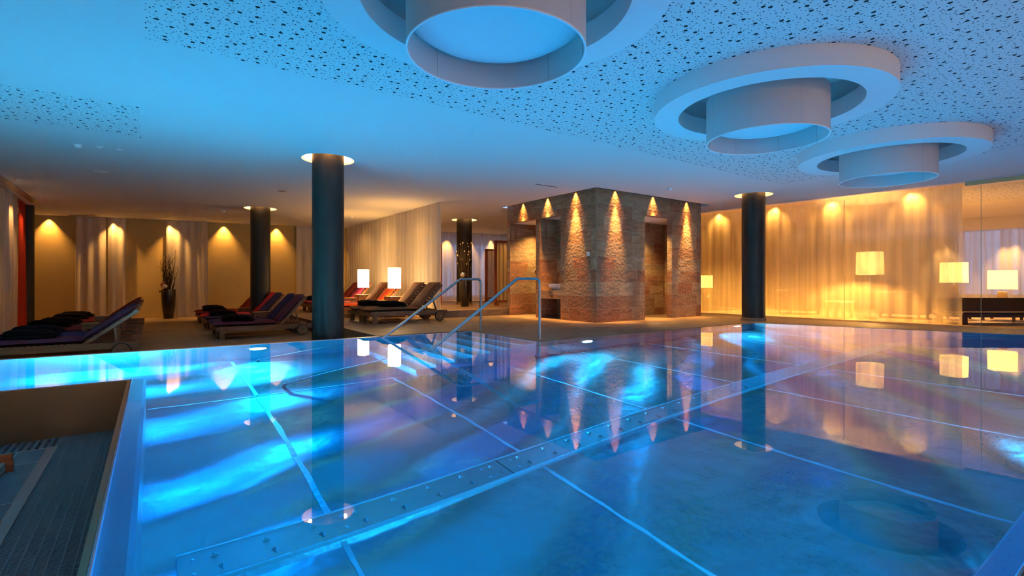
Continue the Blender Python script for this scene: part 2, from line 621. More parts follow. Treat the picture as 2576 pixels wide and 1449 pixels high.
    def build(s, name, mat, parent=None, smooth=False, loc=None, rz=0.0, recalc=True, uvoff=(0, 0)):
        bm = s.bm
        if recalc:
            bmesh.ops.recalc_face_normals(bm, faces=bm.faces)
        uvl = bm.loops.layers.uv.new('UVMap')
        for f in bm.faces:
            n = f.normal
            ax = max(range(3), key=lambda i: abs(n[i]))
            for l in f.loops:
                c = l.vert.co
                if ax == 0:
                    l[uvl].uv = (c.y + uvoff[0], c.z + uvoff[1])
                elif ax == 1:
                    l[uvl].uv = (c.x + uvoff[0] + 0.33, c.z + uvoff[1])
                else:
                    l[uvl].uv = (c.x + uvoff[0], c.y + uvoff[1])
        me = bpy.data.meshes.new(name)
        bm.to_mesh(me)
        bm.free()
        if smooth:
            for pl in me.polygons:
                pl.use_smooth = True
            try:
                me.set_sharp_from_angle(angle=math.radians(42))
            except Exception:
                pass
        me.materials.append(mat)
        o = bpy.data.objects.new(name, me)
        COL.objects.link(o)
        if parent is not None:
            o.parent = parent
        if loc is not None:
            o.location = loc
        o.rotation_euler[2] = rz
        return o


def tag(o, label=None, cat=None, group=None, kind=None):
    if label:
        o['label'] = label
    if cat:
        o['category'] = cat
    if group:
        o['group'] = group
    if kind:
        o['kind'] = kind
    return o


def thing(name, label, cat, loc=(0, 0, 0), rz=0.0, group=None):
    o = bpy.data.objects.new(name, None)
    COL.objects.link(o)
    o.empty_display_size = 0.1
    o.location = loc
    o.rotation_euler[2] = rz
    return tag(o, label, cat, group)


def dup(root, loc, rz, label, group=None, mats=None):
    r = root.copy()
    COL.objects.link(r)
    r.location = loc
    r.rotation_euler[2] = rz
    r['label'] = label
    if group:
        r['group'] = group
    for ch in [o for o in SRC[root.name]]:
        c = ch.copy()
        COL.objects.link(c)
        c.parent = r
        if mats and ch.name.split('.')[0] in mats:
            c.material_slots[0].link = 'OBJECT'
            c.material_slots[0].material = mats[ch.name.split('.')[0]]
        for g in SRC.get(ch.name, []):
            d = g.copy()
            COL.objects.link(d)
            d.parent = c
    return r


SRC = {}


def remember(root):
    """note a finished thing's parts and sub-parts so that it can be copied"""
    kids = [o for o in COL.objects if o.parent == root]
    SRC[root.name] = kids
    for k in kids:
        SRC[k.name] = [o for o in COL.objects if o.parent == k]


def light(name, typ, loc, energy, col, radius=0.05, target=None, spot=None, blend=0.8, size=None, spread=None):
    d = bpy.data.lights.new(name, typ)
    d.energy = energy * (KB if name == 'pool_lamp' else KW * GAIN.get(name, 1.0))
    d.color = col
    if typ in ('POINT', 'SPOT'):
        d.shadow_soft_size = radius
    if typ == 'SPOT':
        d.spot_size = spot
        d.spot_blend = blend
    if typ == 'AREA':
        d.shape = 'DISK'
        d.size = size
        if spread:
            d.spread = spread
    o = bpy.data.objects.new(name, d)
    COL.objects.link(o)
    o.location = loc
    if target is not None:
        dirv = Vector(target) - Vector(loc)
        o.rotation_euler = dirv.to_track_quat('-Z', 'Y').to_euler()
    return o


KW, KB = 7.0, 4.0
GAIN = {'wall_washer': 2.6, 'collar_light': .5, 'wall_downlight': 1.0, 'lamp_bulb': .4, 'rear_fill_lamp': 2.9, 'curtain_downlight': 1.25, 'lounge_backlight': 1.4, 'unseen_downlight': .5}
WARM = (1.0, 0.50, 0.15)
GOLD = (1.0, 0.50, 0.12)
BLUE = (0.25, 0.78, 1.0)

# --------------------------------------------------------------------------- camera and world
cam_d = bpy.data.cameras.new('camera')
cam = bpy.data.objects.new('camera', cam_d)
COL.objects.link(cam)
cam.location = (0, 0, 0.9)
cam.rotation_euler = (PI / 2, 0, 0)
cam_d.sensor_width = 36.0
cam_d.sensor_fit = 'HORIZONTAL'
cam_d.lens = 36.0 * 1258 / 2576
cam_d.shift_y = -14.5 / 2576
cam_d.clip_start = 0.02
cam_d.clip_end = 200
sc.camera = cam

world = bpy.data.worlds.new('dusk_sky')
sc.world = world
world.use_nodes = True
wn = world.node_tree
wn.nodes.clear()
wo = wn.nodes.new('ShaderNodeOutputWorld')
bg = wn.nodes.new('ShaderNodeBackground')
bg.inputs[0].default_value = (0.30, 0.42, 0.78, 1)
bg.inputs[1].default_value = 1.8
wn.links.new(bg.outputs[0], wo.inputs[0])

vs = sc.view_settings
vs.view_transform = 'Standard'
vs.look = 'None'
vs.gamma = 1.0
vs.use_curve_mapping = False
vs.exposure = 0.0
sc.display_settings.display_device = 'sRGB'
cy = sc.cycles
cy.max_bounces = 8
cy.diffuse_bounces = 3
cy.glossy_bounces = 4
cy.transmission_bounces = 5
cy.transparent_max_bounces = 12
cy.use_adaptive_sampling = True
cy.adaptive_threshold = 0.1
cy.adaptive_min_samples = 20
cy.caustics_reflective = True
cy.caustics_refractive = True
cy.blur_glossy = 0.6
cy.sample_clamp_indirect = 6.0
cy.use_denoising = True
try:
    cy.denoiser = 'OPENIMAGEDENOISE'
    cy.use_light_tree = True
except Exception:
    pass

# --------------------------------------------------------------------------- geometry of the place (u, v grid)
# water outline, at deck level
WATER = [(-0.165, 0.335), (12.6, 0.335), (10.79, 5.9), (4.74, 5.9), (4.74, 7.92), (-2.6, 8.2), (-2.6, 5.82), (-0.165, 5.82)]
COLUMNS = {'A': (2.385, 8.59), 'B': (2.44, 15.41), 'C': (8.34, 14.30), 'D': (11.49, 6.245)}
LAMPS = [(1.89, 2.81), (5.415, 2.81), (9.01, 2.835)]
PU, PV, PW, PD = 7.96, 7.89, 3.91, 3.41      # stone shower block
SLOT = 0.17

# --- ceiling with real openings -------------------------------------------------
bm = bmesh.new()


def loop_edges(pts, z=CEIL):
    vv = [bm.verts.new((p[0], p[1], z)) for p in pts]
    return [bm.edges.new((vv[i], vv[(i + 1) % len(vv)])) for i in range(len(vv))]


edges = loop_edges([(-3.6, -5), (24, -5), (24, 24), (-3.6, 24)])
for (u, v) in COLUMNS.values():
    edges += loop_edges([(u + .415 * math.cos(2 * PI * k / 48), v + .415 * math.sin(2 * PI * k / 48)) for k in range(48)])
for (u, v) in LAMPS:
    edges += loop_edges([(u + 1.0 * math.cos(2 * PI * k / 48), v + 1.0 * math.sin(2 * PI * k / 48)) for k in range(48)])
edges += loop_edges([(PU - SLOT, PV - SLOT), (PU + PW + SLOT, PV - SLOT), (PU + PW + SLOT, PV + PD + .02), (PU - SLOT, PV + PD + .02)])
bmesh.ops.triangle_fill(bm, edges=edges, use_beauty=True, use_dissolve=False, normal=(0, 0, -1))
mb = MB()
mb.bm.free()
mb.bm = bm
bmesh.ops.recalc_face_normals(bm, faces=bm.faces)
ceil = mb.build('ceiling', M['ceiling'], rz=TH, recalc=False)
tag(ceil, kind='structure')

# slot cap over the stone block and roof
tag(MB().box(PU - SLOT, PU + PW + SLOT, PV - SLOT, PV + PD + .02, 3.2, 3.25)
    .box(PU - SLOT - .02, PU - SLOT, PV - SLOT, PV + PD, CEIL, 3.22).box(PU - SLOT, PU + PW + SLOT, PV - SLOT - .02, PV - SLOT, CEIL, 3.22)
    .box(PU + PW + SLOT, PU + PW + SLOT + .02, PV - SLOT, PV + PD, CEIL, 3.22)
    .build('trim_1', M['plaster'], rz=TH), kind='structure')

# lit collars round the columns: an open recess in the ceiling
k = 2
for key, (u, v) in COLUMNS.items():
    c = MB().lathe([(.415, CEIL), (.40, CEIL + .10), (.40, CEIL + .26), (.0001, CEIL + .26)], 48).build('trim_%d' % k, M['plaster'], loc=W(u, v, 0), rz=TH, smooth=True)
    tag(c, kind='structure')
    k += 1
    for a in range(3):
        an = a * 2 * PI / 3 - 1.2
        light('collar_light', 'POINT', W(u, v, CEIL + .17) + Vector((.325 * math.cos(an), .325 * math.sin(an), 0)), 4.2, WARM, 0.03)

# --- floors ---------------------------------------------------------------------
deck = [(3.05, 7.985), (4.74, 7.92), (4.74, 5.9), (10.79, 5.9), (12.6, 0.335), (12.6, -5), (24, -5), (24, 24), (3.05, 24)]
tag(MB().prism(deck, -0.5, 0.0).build('floor', M['floor'], rz=TH), kind='structure')
tag(MB().box(-3.6, 3.05, 8.32, 24, LOW - .2, LOW).build('floor', M['floor'], rz=TH), kind='structure')
tag(MB().prism([(5.86, 11.27), (24, 11.27), (24, 24), (5.86, 24)], 0.0, 0.17).build('floor', M['kerb'], rz=TH), kind='structure')
tag(MB().box(-3.6, -0.165, -5, 5.82, -0.62, -0.50).build('floor', M['dark'], rz=TH), kind='structure')
tag(MB().box(-0.165, 12.6, -5, 0.30, -0.3, -0.02).build('floor', M['floor'], rz=TH), kind='structure')

# --- walls ----------------------------------------------------------------------
BW0, BW1 = Vector((-14.5, 15.2)), Vector((-7.4, 18.5))     # line of the back wall
bdir = (BW1 - BW0).normalized()
bang = math.atan2(bdir.y, bdir.x)
borg = BW0


def bw(t, off=0.0, z=0.0):
    """point on the back wall, t metres along, off metres into the room"""
    p = borg + bdir * t + Vector((bdir.y, -bdir.x)) * off
    return Vector((p.x, p.y, z))


def bw_at_px(px, off=0.0):
    kk = (px - 1288) / 1258.0
    o = borg + Vector((bdir.y, -bdir.x)) * off
    return (kk * o.y - o.x) / (bdir.x - kk * bdir.y)


t_win0 = bw_at_px(1070)
mb = MB().box(-6, t_win0, 0, 0.25, LOW - .1, CEIL + .3).box(t_win0, t_win0 + 14, 0, 0.25, 2.86, CEIL + .3)
mb.box(t_win0 + 8.5, t_win0 + 22, 0, .25, -.1, CEIL + .3)
tag(mb.build('wall_back', M['ochre'], loc=bw(0), rz=bang), kind='structure')
mb = MB().box(-2.2, t_win0, -0.02, 0, LOW, LOW + .07)
tag(mb.build('baseboard_back', M['ochre'], loc=bw(0), rz=bang), kind='structure')
# far window
wt = MB().box(t_win0, t_win0 + 8.5, 0.12, 0.135, .17, 2.86).build('window_1', M['glass'], loc=bw(0), rz=bang)
tag(wt, kind='structure')
fr = MB()
for q in range(6):
    fr.box(t_win0 + 1.7 * q - .03 + .03, t_win0 + 1.7 * q + .06, .09, .16, .17, 2.86)
fr.box(t_win0, t_win0 + 8.5, .09, .16, .17, .24).box(t_win0, t_win0 + 8.5, .09, .16, 2.8, 2.86)
fo = fr.build('window_frame', M['redwood'], wt)

tag(MB().box(-3.6, -3.35, -5, 24, -.7, CEIL + .3).build('wall_left', M['ochre'], rz=TH), kind='structure')
tag(MB().box(-3.6, 24, -5.25, -5, -.7, CEIL + .3).build('wall_front', M['dark_wall'], rz=TH), kind='structure')
mb = MB().box(22.3, 22.5, -5, 24, -.1, .5).box(22.3, 22.5, -5, 24, 2.75, CEIL + .3).box(22.3, 22.5, 5.0, 24, .5, 2.75).box(22.3, 22.5, -5, -3, .5, 2.75)
tag(mb.build('wall_right', M['ochre'], rz=TH), kind='structure')
tag(MB().box(22.38, 22.395, -3, 5.0, .5, 2.75).build('window_2', M['glass'], rz=TH), kind='structure')

# --------------------------------------------------------------------------- the swimming pool
pool = thing('swimming_pool', 'stainless steel swimming pool filled with glowing blue water', 'pool', (0, 0, 0), TH)
# floor sheets
BASIN = [(-0.05, 0.44), (12.56, 0.44), (10.79, 5.9), (4.74, 5.9), (4.74, 7.92), (-2.6, 8.2), (-2.6, 5.93), (-0.05, 5.93)]
MB().prism([(-0.1, .40), (12.7, .40), (10.9, 6.0), (4.84, 6.0), (4.84, 8.02), (-2.7, 8.3), (-2.7, 5.85), (-.1, 5.85)], -DEPTH - .08, -DEPTH).build('pool_floor', M['steel'], pool)
# walls (each side its own sheet with thickness outwards)
def wall(p, q, top=-0.012, bottom=-DEPTH, th=0.09):
    a, b = Vector(p), Vector(q)
    d = (b - a).normalized()
    n = Vector((d.y, -d.x))          # outwards for a counter-clockwise outline
    return MB().prism([a, b, b + n * th, a + n * th], bottom, top)


for i in range(len(BASIN)):
    p, q = BASIN[i], BASIN[(i + 1) % len(BASIN)]
    if i == 4:
        wl = wall(p, q, top=0.0, th=0.10)
        wl.build('pool_wall', M['steelwall'], pool)
    elif i in (0, 6, 7):
        pass
    elif i == 3:
        pass
    else:
        wall(p, q).build('pool_wall', M['steelwall'], pool)
# overflow walls with a slanting lip just under the surface: right side of the pit, far side of the pit, near side of the pool
def lip_wall(prof, axis, a0, a1):
    mbx = MB()
    t = bmesh.new()
    def pt(c, z, s):
        return (c, s, z) if axis == 'v' else (s, c, z)
    A = [t.verts.new(pt(c, z, a0)) for c, z in prof]
    B = [t.verts.new(pt(c, z, a1)) for c, z in prof]
    n = len(prof)
    for i in range(n):
        t.faces.new((A[i], A[(i + 1) % n], B[(i + 1) % n], B[i]))
    t.faces.new(list(reversed(A)))
    t.faces.new(B)
    mbx._merge(t)
    return mbx


lip_wall([(-.165, -.62), (-.165, .001), (-.158, .001), (-.152, -.010), (-.07, -.05), (-.05, -.10), (-.05, -DEPTH), (-.12, -DEPTH)], 'v', .35, 5.85).build('overflow_lip', M['lipsteel'], pool)
lip_wall([(5.82, -.62), (5.82, .001), (5.827, .001), (5.833, -.010), (5.91, -.05), (5.93, -.10), (5.93, -DEPTH), (5.87, -DEPTH)], 'u', -2.6, -.165).build('overflow_lip', M['lipsteel'], pool)
lip_wall([(.335, -.62), (.335, .001), (.342, .001), (.348, -.010), (.425, -.05), (.44, -.10), (.44, -DEPTH), (.38, -DEPTH)], 'u', -.165, 12.6).build('overflow_lip', M['lipsteel'], pool)
MB().box(-2.6, -.17, 5.795, 5.818, -.62, -.004).build('outer_face', M['facesteel'], pool)
MB().box(-.19, -.167, .35, 5.80, -.62, -.004).build('outer_face', M['facesteel'], pool)
# welded seams on the floor
for (a, b, c, d) in [(0.885, 0.915, .55, 2.93), (0.875, 0.915, 3.23, 8.0), (2.385, 2.41, .55, 2.93), (2.385, 2.41, 3.23, 5.9), (3.945, 3.97, .55, 2.93), (3.945, 3.97, 3.23, 5.85),
                     (5.515, 5.54, .55, 2.93), (5.515, 5.54, 3.23, 5.8), (7.07, 7.095, .55, 2.93), (7.07, 7.095, 3.23, 5.8), (8.63, 8.655, .55, 2.93), (8.63, 8.655, 3.23, 5.8),
                     (10.2, 10.225, .55, 5.7), (-.04, 2.45, 5.83, 5.855)]:
    mbw = MB()
    n = 40
    horiz = (b - a) > (d - c)
    t = bmesh.new()
    L, Rr = [], []
    wide = 0.012
    for i in range(n + 1):
        f = i / n
        jt = lambda s: mnoise.noise(Vector((f * 14, s, a))) * wide
        if horiz:
            x = a + (b - a) * f
            L.append(t.verts.new((x, c + jt(1), -DEPTH + .006)))
            Rr.append(t.verts.new((x, d + jt(5), -DEPTH + .006)))
        else:
            y = c + (d - c) * f
            L.append(t.verts.new((a + jt(1), y, -DEPTH + .006)))
            Rr.append(t.verts.new((b + jt(5), y, -DEPTH + .006)))
    for i in range(n):
        t.faces.new((L[i], Rr[i], Rr[i + 1], L[i + 1]))
    r = bmesh.ops.extrude_face_region(t, geom=list(t.faces))
    for e in r['geom']:
        if isinstance(e, bmesh.types.BMVert):
            e.co.z -= .006
    mbw._merge(t)
    mbw.build('weld_seam', M['weld'], pool)
# inlet channel with pairs of wedge shaped nozzles
ch = MB().box(0.10, 10.9, 2.955, 3.205, -DEPTH, -DEPTH + .03, bevel=.004)
ch = ch.build('inlet_channel', M['channelsteel'], pool)
for vv in (2.945, 3.205):
    MB().box(.10, 10.9, vv, vv + .012, -DEPTH, -DEPTH + .036).build('channel_edge', M['weld'], ch)
for uu in (2.14, 4.7, 7.2, 9.7):
    MB().box(uu, uu + .008, 2.955, 3.205, -DEPTH + .03, -DEPTH + .0315).build('channel_joint', M['dark'], ch)
nzl = None
nid = 0
for i in range(22):
    uu = 0.27 + i * 0.255
    if uu > 5.6:
        break
    for vv, dr in ((3.035, -1), (3.125, 1)):
        if nzl is None or True:
            t = MB()
            w_, l_, h_ = .022, .045, .022
            p0 = (-w_, 0, 0); p1 = (w_, 0, 0); p2 = (0, l_ * dr, 0); p3 = (0, 0.004 * dr, h_)
            t.quad(p0, p1, p3)
            t.quad(p1, p2, p3)
            t.quad(p2, p0, p3)
            if nid < 2:
                o = t.build('nozzle', M['angle'], ch)
                SRC['noz%d' % dr] = o
            else:
                t.bm.free()
                o = SRC['noz%d' % dr].copy()
                COL.objects.link(o)
                o.parent = ch
            o.location = (uu + (0.0 if dr > 0 else .03), vv, -DEPTH + .0302)
            nid += 1
for uu in (.17, .95, 1.98, 2.24, 4.55, 4.8):
    for vv in (3.02, 3.14):
        t = MB().sphere((0, 0, 0), .012, 10, 6, .5)
        o = t.build('bolt', M['channelsteel'], ch, smooth=True)
        o.location = (uu, vv, -DEPTH + .031)
# stairs going down along the edge
st = MB()
n = 8
run = (4.74 - 2.46) / n
rise = DEPTH / n
for i in range(n):
    top = -rise * (i + 1)
    if i == n - 1:
        break
    st.box(4.74 - run * (i + 1), 4.74 - run * i, 5.93, 7.97, -DEPTH, top)
stairs = st.build('stairs', M['steelwall'], pool)
nz_ = MB()
for i in range(n - 1):
    top = -rise * (i + 1)
    nz_.box(4.74 - run * (i + 1) - .008, 4.74 - run * (i + 1) + .03, 5.93, 7.97, top - .03, top + .004)
nz_.build('stair_nosing', M['weld'], stairs)
MB().box(4.74, 4.80, 5.93, 7.97, -DEPTH, -.012).build('pool_wall', M['steelwall'], pool)
wall((10.79, 5.9), (4.74, 5.9)).build('pool_wall', M['steelwall'], pool)
MB().box(-2.7, -2.6, 5.85, 8.3, -DEPTH, 0).build('pool_wall', M['steelwall'], pool)
# water: a closed body, its sides buried in the steel
WB = [(-0.163, 0.337), (12.6, 0.337), (12.61, 0.35), (10.80, 5.91), (4.75, 5.91), (4.75, 7.93), (-2.61, 8.21), (-2.61, 5.822), (-0.163, 5.822)]
t = MB().prism(WB, -DEPTH - .04, -0.003)
wat = t.build('water', M['water'], pool)

# --- underwater lights ------------------------------------------------------------
def pool_light(u, v, z, nu, nv, label, power, tilt=0.0):
    """round lamp set in the pool wall; (nu, nv) points into the water"""
    base = W(u, v, z)
    d = (W(nu, nv, 0)).normalized()
    rz = math.atan2(d.y, d.x)
    e = thing('underwater_light', label, 'pool light', base, rz, 'lights in the pool walls')
    rot = Matrix.Rotation(PI / 2, 4, 'Y')
    MB().lathe([(.112, 0.0), (.135, 0.0), (.135, .012), (.12, .018), (.112, .014)], 28, rot).build('ring', M['chrome'], e, smooth=True)
    MB().lathe([(.113, 0.006), (.06, .016), (.0001, .02)], 24, rot).build('lens', M['poollamp'], e, smooth=True)
    light('pool_lamp', 'AREA', base + d * .04, power, BLUE, size=.16, target=base + d * 2 + Vector((0, 0, tilt)), spread=PI)


PL = 75
pool_light(1.24, 8.043, -.47, 0, -1, 'glowing round light in the far left pool wall, nearest the dark column', PL * 1.5)
pool_light(5.73, 5.89, -.45, 0, -1, 'glowing round light in the far pool wall just right of the handrails', PL * 1.5)
pool_light(10.15, 5.89, -.45, 0, -1, 'small glowing round light in the far pool wall below the right dark column', PL)
pool_light(-0.70, 5.94, -.50, 0, 1, 'light on the back of the pit wall shining at the far left pool wall', PL * 2)
pool_light(6.2, .455, -.55, 0, 1, 'light in the near pool wall second along from the pit', PL * .35)
pool_light(1.8, .455, -.5, 0, 1, 'unseen light added in the near pool wall to brighten the far wall', PL * .35)  # added out of view to brighten the far left wall

# --- handrails ------------------------------------------------------------------------
def handrail(v, label):
    e = thing('handrail', label, 'handrail', W(4.9, v, 0), TH, 'pool stair handrails')
    H = .955
    pts = []
    top0, top1 = (-.44, H), (0.0, H)
    # post, rounded corner, level part, slope down into the water
    pts += [(0, 0, 0.0), (0, 0, H - .09)]
    for a in range(1, 6):
        an = a * PI / 2 / 5
        pts.append((-.07 + .07 * math.cos(an), 0, H - .07 + .07 * math.sin(an)))
    pts.append((-.37, 0, H))
    slope = math.atan2(H, 1.43)
    for a in range(0, 5):
        an = slope * a / 4
        pts.append((-.40 - .10 * math.sin(an), 0, H - .10 * (1 - math.cos(an))))
    endz = -DEPTH + .12
    lx, lz = pts[-1][0], pts[-1][2]
    pts.append((lx - (lz - endz) / math.tan(slope), 0, endz))
    ex = pts[-1][0]
    MB().tube(pts, .0215, 16).build('rail', M['rail'], e, smooth=True)
    MB().cyl(.045, 0, .012, 20).build('foot_plate', M['rail'], e, smooth=True)
    MB().tube([(ex + .02, 0, endz + .01), (ex + .0, 0, -DEPTH + .01)], .0215, 14).build('lower_post', M['rail'], e, smooth=True)
    return e


handrail(7.80, 'steel handrail on the far side of the pool stairs')
handrail(6.08, 'steel handrail on the near side of the pool stairs')

# --- grating pit at the left ---------------------------------------------------------
pit = thing('channel_grating', 'dark plastic overflow grating along the foot of the pool wall', 'grating', W(-.4, 4, -.44), TH)
def L(u, v, z=0):
    return (u + .4, v - 4, z + .44)
g = MB()
v = 2.0
nrow = 8
wid = (.62 - .195) / nrow
while v < 5.79:
    g.box(L(-.615, 0)[0], L(-.195, 0)[0], v - 4, v - 4 + .0125, -.03, 0)
    v += .019
g.build('grate_bars', M['grate'], pit)
g = MB()
for i in range(nrow + 1):
    x = L(-.195 - wid * i, 0)[0]
    g.box(x - .004, x + .004, 2 - 4, 5.79 - 4, -.03, .003)
g.build('grate_ribs', M['grate'], pit)
g = MB()
u = -.64
while u > -2.5:
    g.box(L(u, 0)[0] - .012, L(u, 0)[0] + .012, 5.46 - 4, 5.79 - 4, -.03, 0)
    u -= .048
for vv in (5.46, 5.57, 5.68, 5.785):
    g.box(L(-2.5, 0)[0], L(-.62, 0)[0], vv - 4 - .008, vv - 4 + .008, -.03, -.002)
g.build('slotted_grate', M['grate'], pit)
tag(MB().box(-3.35, -.69, -1, 5.42, -.5, -.43).build('floor', M['tile'], rz=TH), kind='structure')
# tile joints
tj = MB()
for uu in (-.86, -1.5, -2.1):
    tj.box(uu, uu + .006, -1, 5.42, -.43, -.4285)
for vv in (5.05, 4.2, 3.4):
    tj.box(-3.35, -.69, vv, vv + .006, -.43, -.4285)
tag(tj.build('trim_7', M['weld'], rz=TH), kind='structure')
tag(MB().box(-.69, -.622, -1, 5.45, -.5, -.425, bevel=.003).box(-3.35, -.622, 5.42, 5.45, -.5, -.4285).build('trim_8', M['angle'], rz=TH), kind='structure')
bench = thing('low_bench', 'low wooden bench end with pale seat on the grey tiles at bottom left', 'bench', W(-1.4, 4.4, -.43), TH)
MB().box(-.55, .60, .50, .53, .055, .125, bevel=.004).build('end_board', M['redwood'], bench)
MB().box(-.55, .565, -.6, .49, .03, .075, bevel=.008).build('seat', M['pale'], bench)
for q, (x, y) in enumerate([(.585, .515), (-.53, .515), (.55, -.55), (-.53, -.55)]):
    MB().box(x - .02, x + .018, y - .02, y + .02, 0, .07).build('leg', M['redwood'], bench)

# --------------------------------------------------------------------------- columns
def column(key, label, z0, base=False, r=.253):
    u, v = COLUMNS[key]
    e = thing('column', label, 'column', W(u, v, z0), TH, 'dark round columns with lit ceiling collars')
    MB().cyl(r, 0 if not base else .07, CEIL + .255 - z0, 56).build('shaft', M['bronze'], e, smooth=True)
    if base:
        MB().lathe([(r - .01, 0), (r + .02, 0), (r + .02, .065), (r + .012, .072), (r - .01, .072)], 48).build('base_ring', M['kerb'], e, smooth=True)
    return e


column('A', 'thick dark column right at the pool edge beside the stairs', LOW)
column('B', 'dark column standing among the loungers in front of the ochre wall', LOW)
column('C', 'dark column behind the vase near the far window', .17, True)
column('D', 'dark column with a stone base ring at the right end of the far pool edge', 0, True)
ex, ey = W(0, 0).x, 0
cE = MB().cyl(.148, 0, CEIL - LOW, 40).build('column', M['bronze'], loc=(-12.9, 13.3, LOW), smooth=True)
tag(cE, 'slim dark column at the far left in front of the pinkish curtain', 'column', 'dark round columns with lit ceiling collars')

# --------------------------------------------------------------------------- pendant lamps and their ceiling rings
ring_names = ['ceiling ring round the nearest drum lamp, cut off by the photo top', 'ceiling ring round the middle drum lamp', 'ceiling ring round the farthest drum lamp at right']
lamp_names = ['largest pale drum pendant lamp, nearest, overhead at the photo top', 'pale drum pendant lamp in the middle of the row of three', 'pale drum pendant lamp farthest along, above the sheer curtain']
r0 = None
for i, (u, v) in enumerate(LAMPS):
    if i == 0:
        e = thing('ceiling_ring', ring_names[i], 'ceiling ring', W(u, v, CEIL), TH, 'white rings in the ceiling')
        MB().lathe([(1.16, .0), (1.16, -.19), (.90, -.19), (.90, .0), (1.0, .0)], 72).build('rim', M['plaster'], e, smooth=True)
        MB().lathe([(.90, 0), (.98, .02), (.98, .24), (.0001, .24)], 64).build('recess', M['plaster'], e, smooth=True)
        remember(e)
        r0 = e
        p = thing('drum_pendant_lamp', lamp_names[i], 'pendant lamp', W(u, v, 2.44), TH, 'drum pendant lamps')
        s_ = MB().lathe([(.60, 0), (.60, .48), (.594, .48), (.594, 0)], 72, closed=True)
        for q in range(8):
            mt = Matrix.Rotation(q * PI / 4 + .25, 4, 'Z')
            s_.box(.5985, .6015, -.003, .003, .004, .478, mtx=mt).box(.589, .5955, -.004, .004, .004, .478, mtx=mt)
        s_.build('shade', M['pendant'], p, smooth=True)
        MB().lathe([(.603, -.003), (.603, .006), (.590, .006), (.590, -.003)], 72, closed=True).build('rim_wire', M['pendantrim'], p, smooth=True)
        MB().lathe([(.592, .215), (.50, .16), (.44, .15), (.0001, .15)], 64).build('diffuser', M['diffuser'], p, smooth=True)
        for q in range(3):
            an = q * 2 * PI / 3
            MB().tube([(.45 * math.cos(an), .45 * math.sin(an), .2), (.45 * math.cos(an), .45 * math.sin(an), .745)], .006, 8).build('hanger', M['rail'], p)
        remember(p)
        p0 = p
    else:
        dup(r0, W(u, v, CEIL), TH, ring_names[i])
        dup(p0, W(u, v, 2.44), TH, lamp_names[i])

# --------------------------------------------------------------------------- stone shower block
def holed(mbx, axis, t0, t1, a0, a1, z0, z1, holes):
    """wall slab along one axis with rectangular holes, as boxes"""
    cuts = sorted(set([a0, a1] + [h for ho in holes for h in ho[:2]]))
    zc = sorted(set([z0, z1] + [h for ho in holes for h in ho[2:]]))
    for i in range(len(cuts) - 1):
        run_ = None
        for j in range(len(zc) - 1):
            ca, cz = (cuts[i] + cuts[i + 1]) / 2, (zc[j] + zc[j + 1]) / 2
            if any(h[0] < ca < h[1] and h[2] < cz < h[3] for h in holes):
                continue
            if axis == 'u':
                mbx.box(cuts[i], cuts[i + 1], t0, t1, zc[j], zc[j + 1])
            else:
                mbx.box(t0, t1, cuts[i], cuts[i + 1], zc[j], zc[j + 1])
    return mbx


blk = thing('shower_block', 'stone clad shower block with three tall openings', 'shower block', W(PU, PV, 0), TH)
f_ = holed(MB(), 'u', 0, .15, 0, PW, 0, 3.2, [(1.64, 2.68, 0, 2.515)])
f_.build('front_wall', M['stone'], blk)
f_ = holed(MB(), 'v', 0, .15, .15, PD, 0, 3.2, [(1.19, 1.98, 0, 2.515), (2.14, 3.28, 0, 2.515)])
f_.build('side_wall', M['stone'], blk, uvoff=(.2, 0))
MB().box(.15, PW, 3.28, PD, 0, 3.2).build('back_wall', M['stone'], blk)
MB().box(PW - .15, PW, .15, 3.28, 0, 3.2).build('end_wall', M['stone'], blk)
f_ = holed(MB(), 'u', 1.05, 1.19, .15, PW - .15, 0, 2.515, [(1.84, 2.06, 1.12, 1.55)])
f_.build('partition', M['stone'], blk, uvoff=(.4, .1))
MB().box(.15, .72, 1.98, 2.14, 0, 2.515).box(.57, .72, 1.19, 1.98, 0, 2.515).box(1.1, 1.22, .15, 1.05, 0, 2.515).build('partition', M['stone'], blk)
MB().box(1.80, 2.10, 1.14, 1.19, 1.10, 1.57).build('niche_shade', M['dark'], blk)  # near-black colour stands for the shade inside the niche
MB().box(.15, PW - .15, .15, 3.28, 2.515, 2.56).build('soffit', M['plaster'], blk)
MB().box(.03, .57, 1.19, 1.98, .49, .70).build('basin_counter', M['stone'], blk)
tap = MB().tube([(.57, 1.60, 1.08), (.45, 1.60, 1.08), (.42, 1.60, 1.07), (.41, 1.60, 1.03)], .012, 10).build('tap', M['chrome'], blk, smooth=True)
MB().lathe([(.001, 0), (.03, 0), (.03, .02), (.001, .02)], 16, Matrix.Translation((2.3, 3.278, 1.14)) @ Matrix.Rotation(PI / 2, 4, 'X')).build('shower_knob', M['black'], blk)
MB().lathe([(.001, 0), (.03, 0), (.03, .02), (.001, .02)], 16, Matrix.Translation((.9, 3.278, 1.22)) @ Matrix.Rotation(PI / 2, 4, 'X')).build('shower_knob', M['black'], blk)
wb = MB().lathe([(.0001, .0), (.14, .0), (.17, .012), (.24, .08), (.285, .15), (.285, .158), (.27, .158), (.225, .085), (.15, .03), (.0001, .025)], 40)
wb = wb.build('washbasin', M['ceramic'], loc=W(PU + .29, PV + 1.58, .70), rz=TH, smooth=True)
tag(wb, 'white ceramic bowl basin on the stone counter in the dark niche', 'basin')
sw = thing('light_switch', 'small white switch on the left face of the stone block', 'switch', W(PU, PV + .245, 1.535), TH)
MB().box(-.012, 0, -.042, .042, -.042, .042, bevel=.003).build('plate', M['white'], sw)
MB().box(-.018, -.012, -.028, .028, -.03, .03, bevel=.002).build('rocker', M['white'], sw)
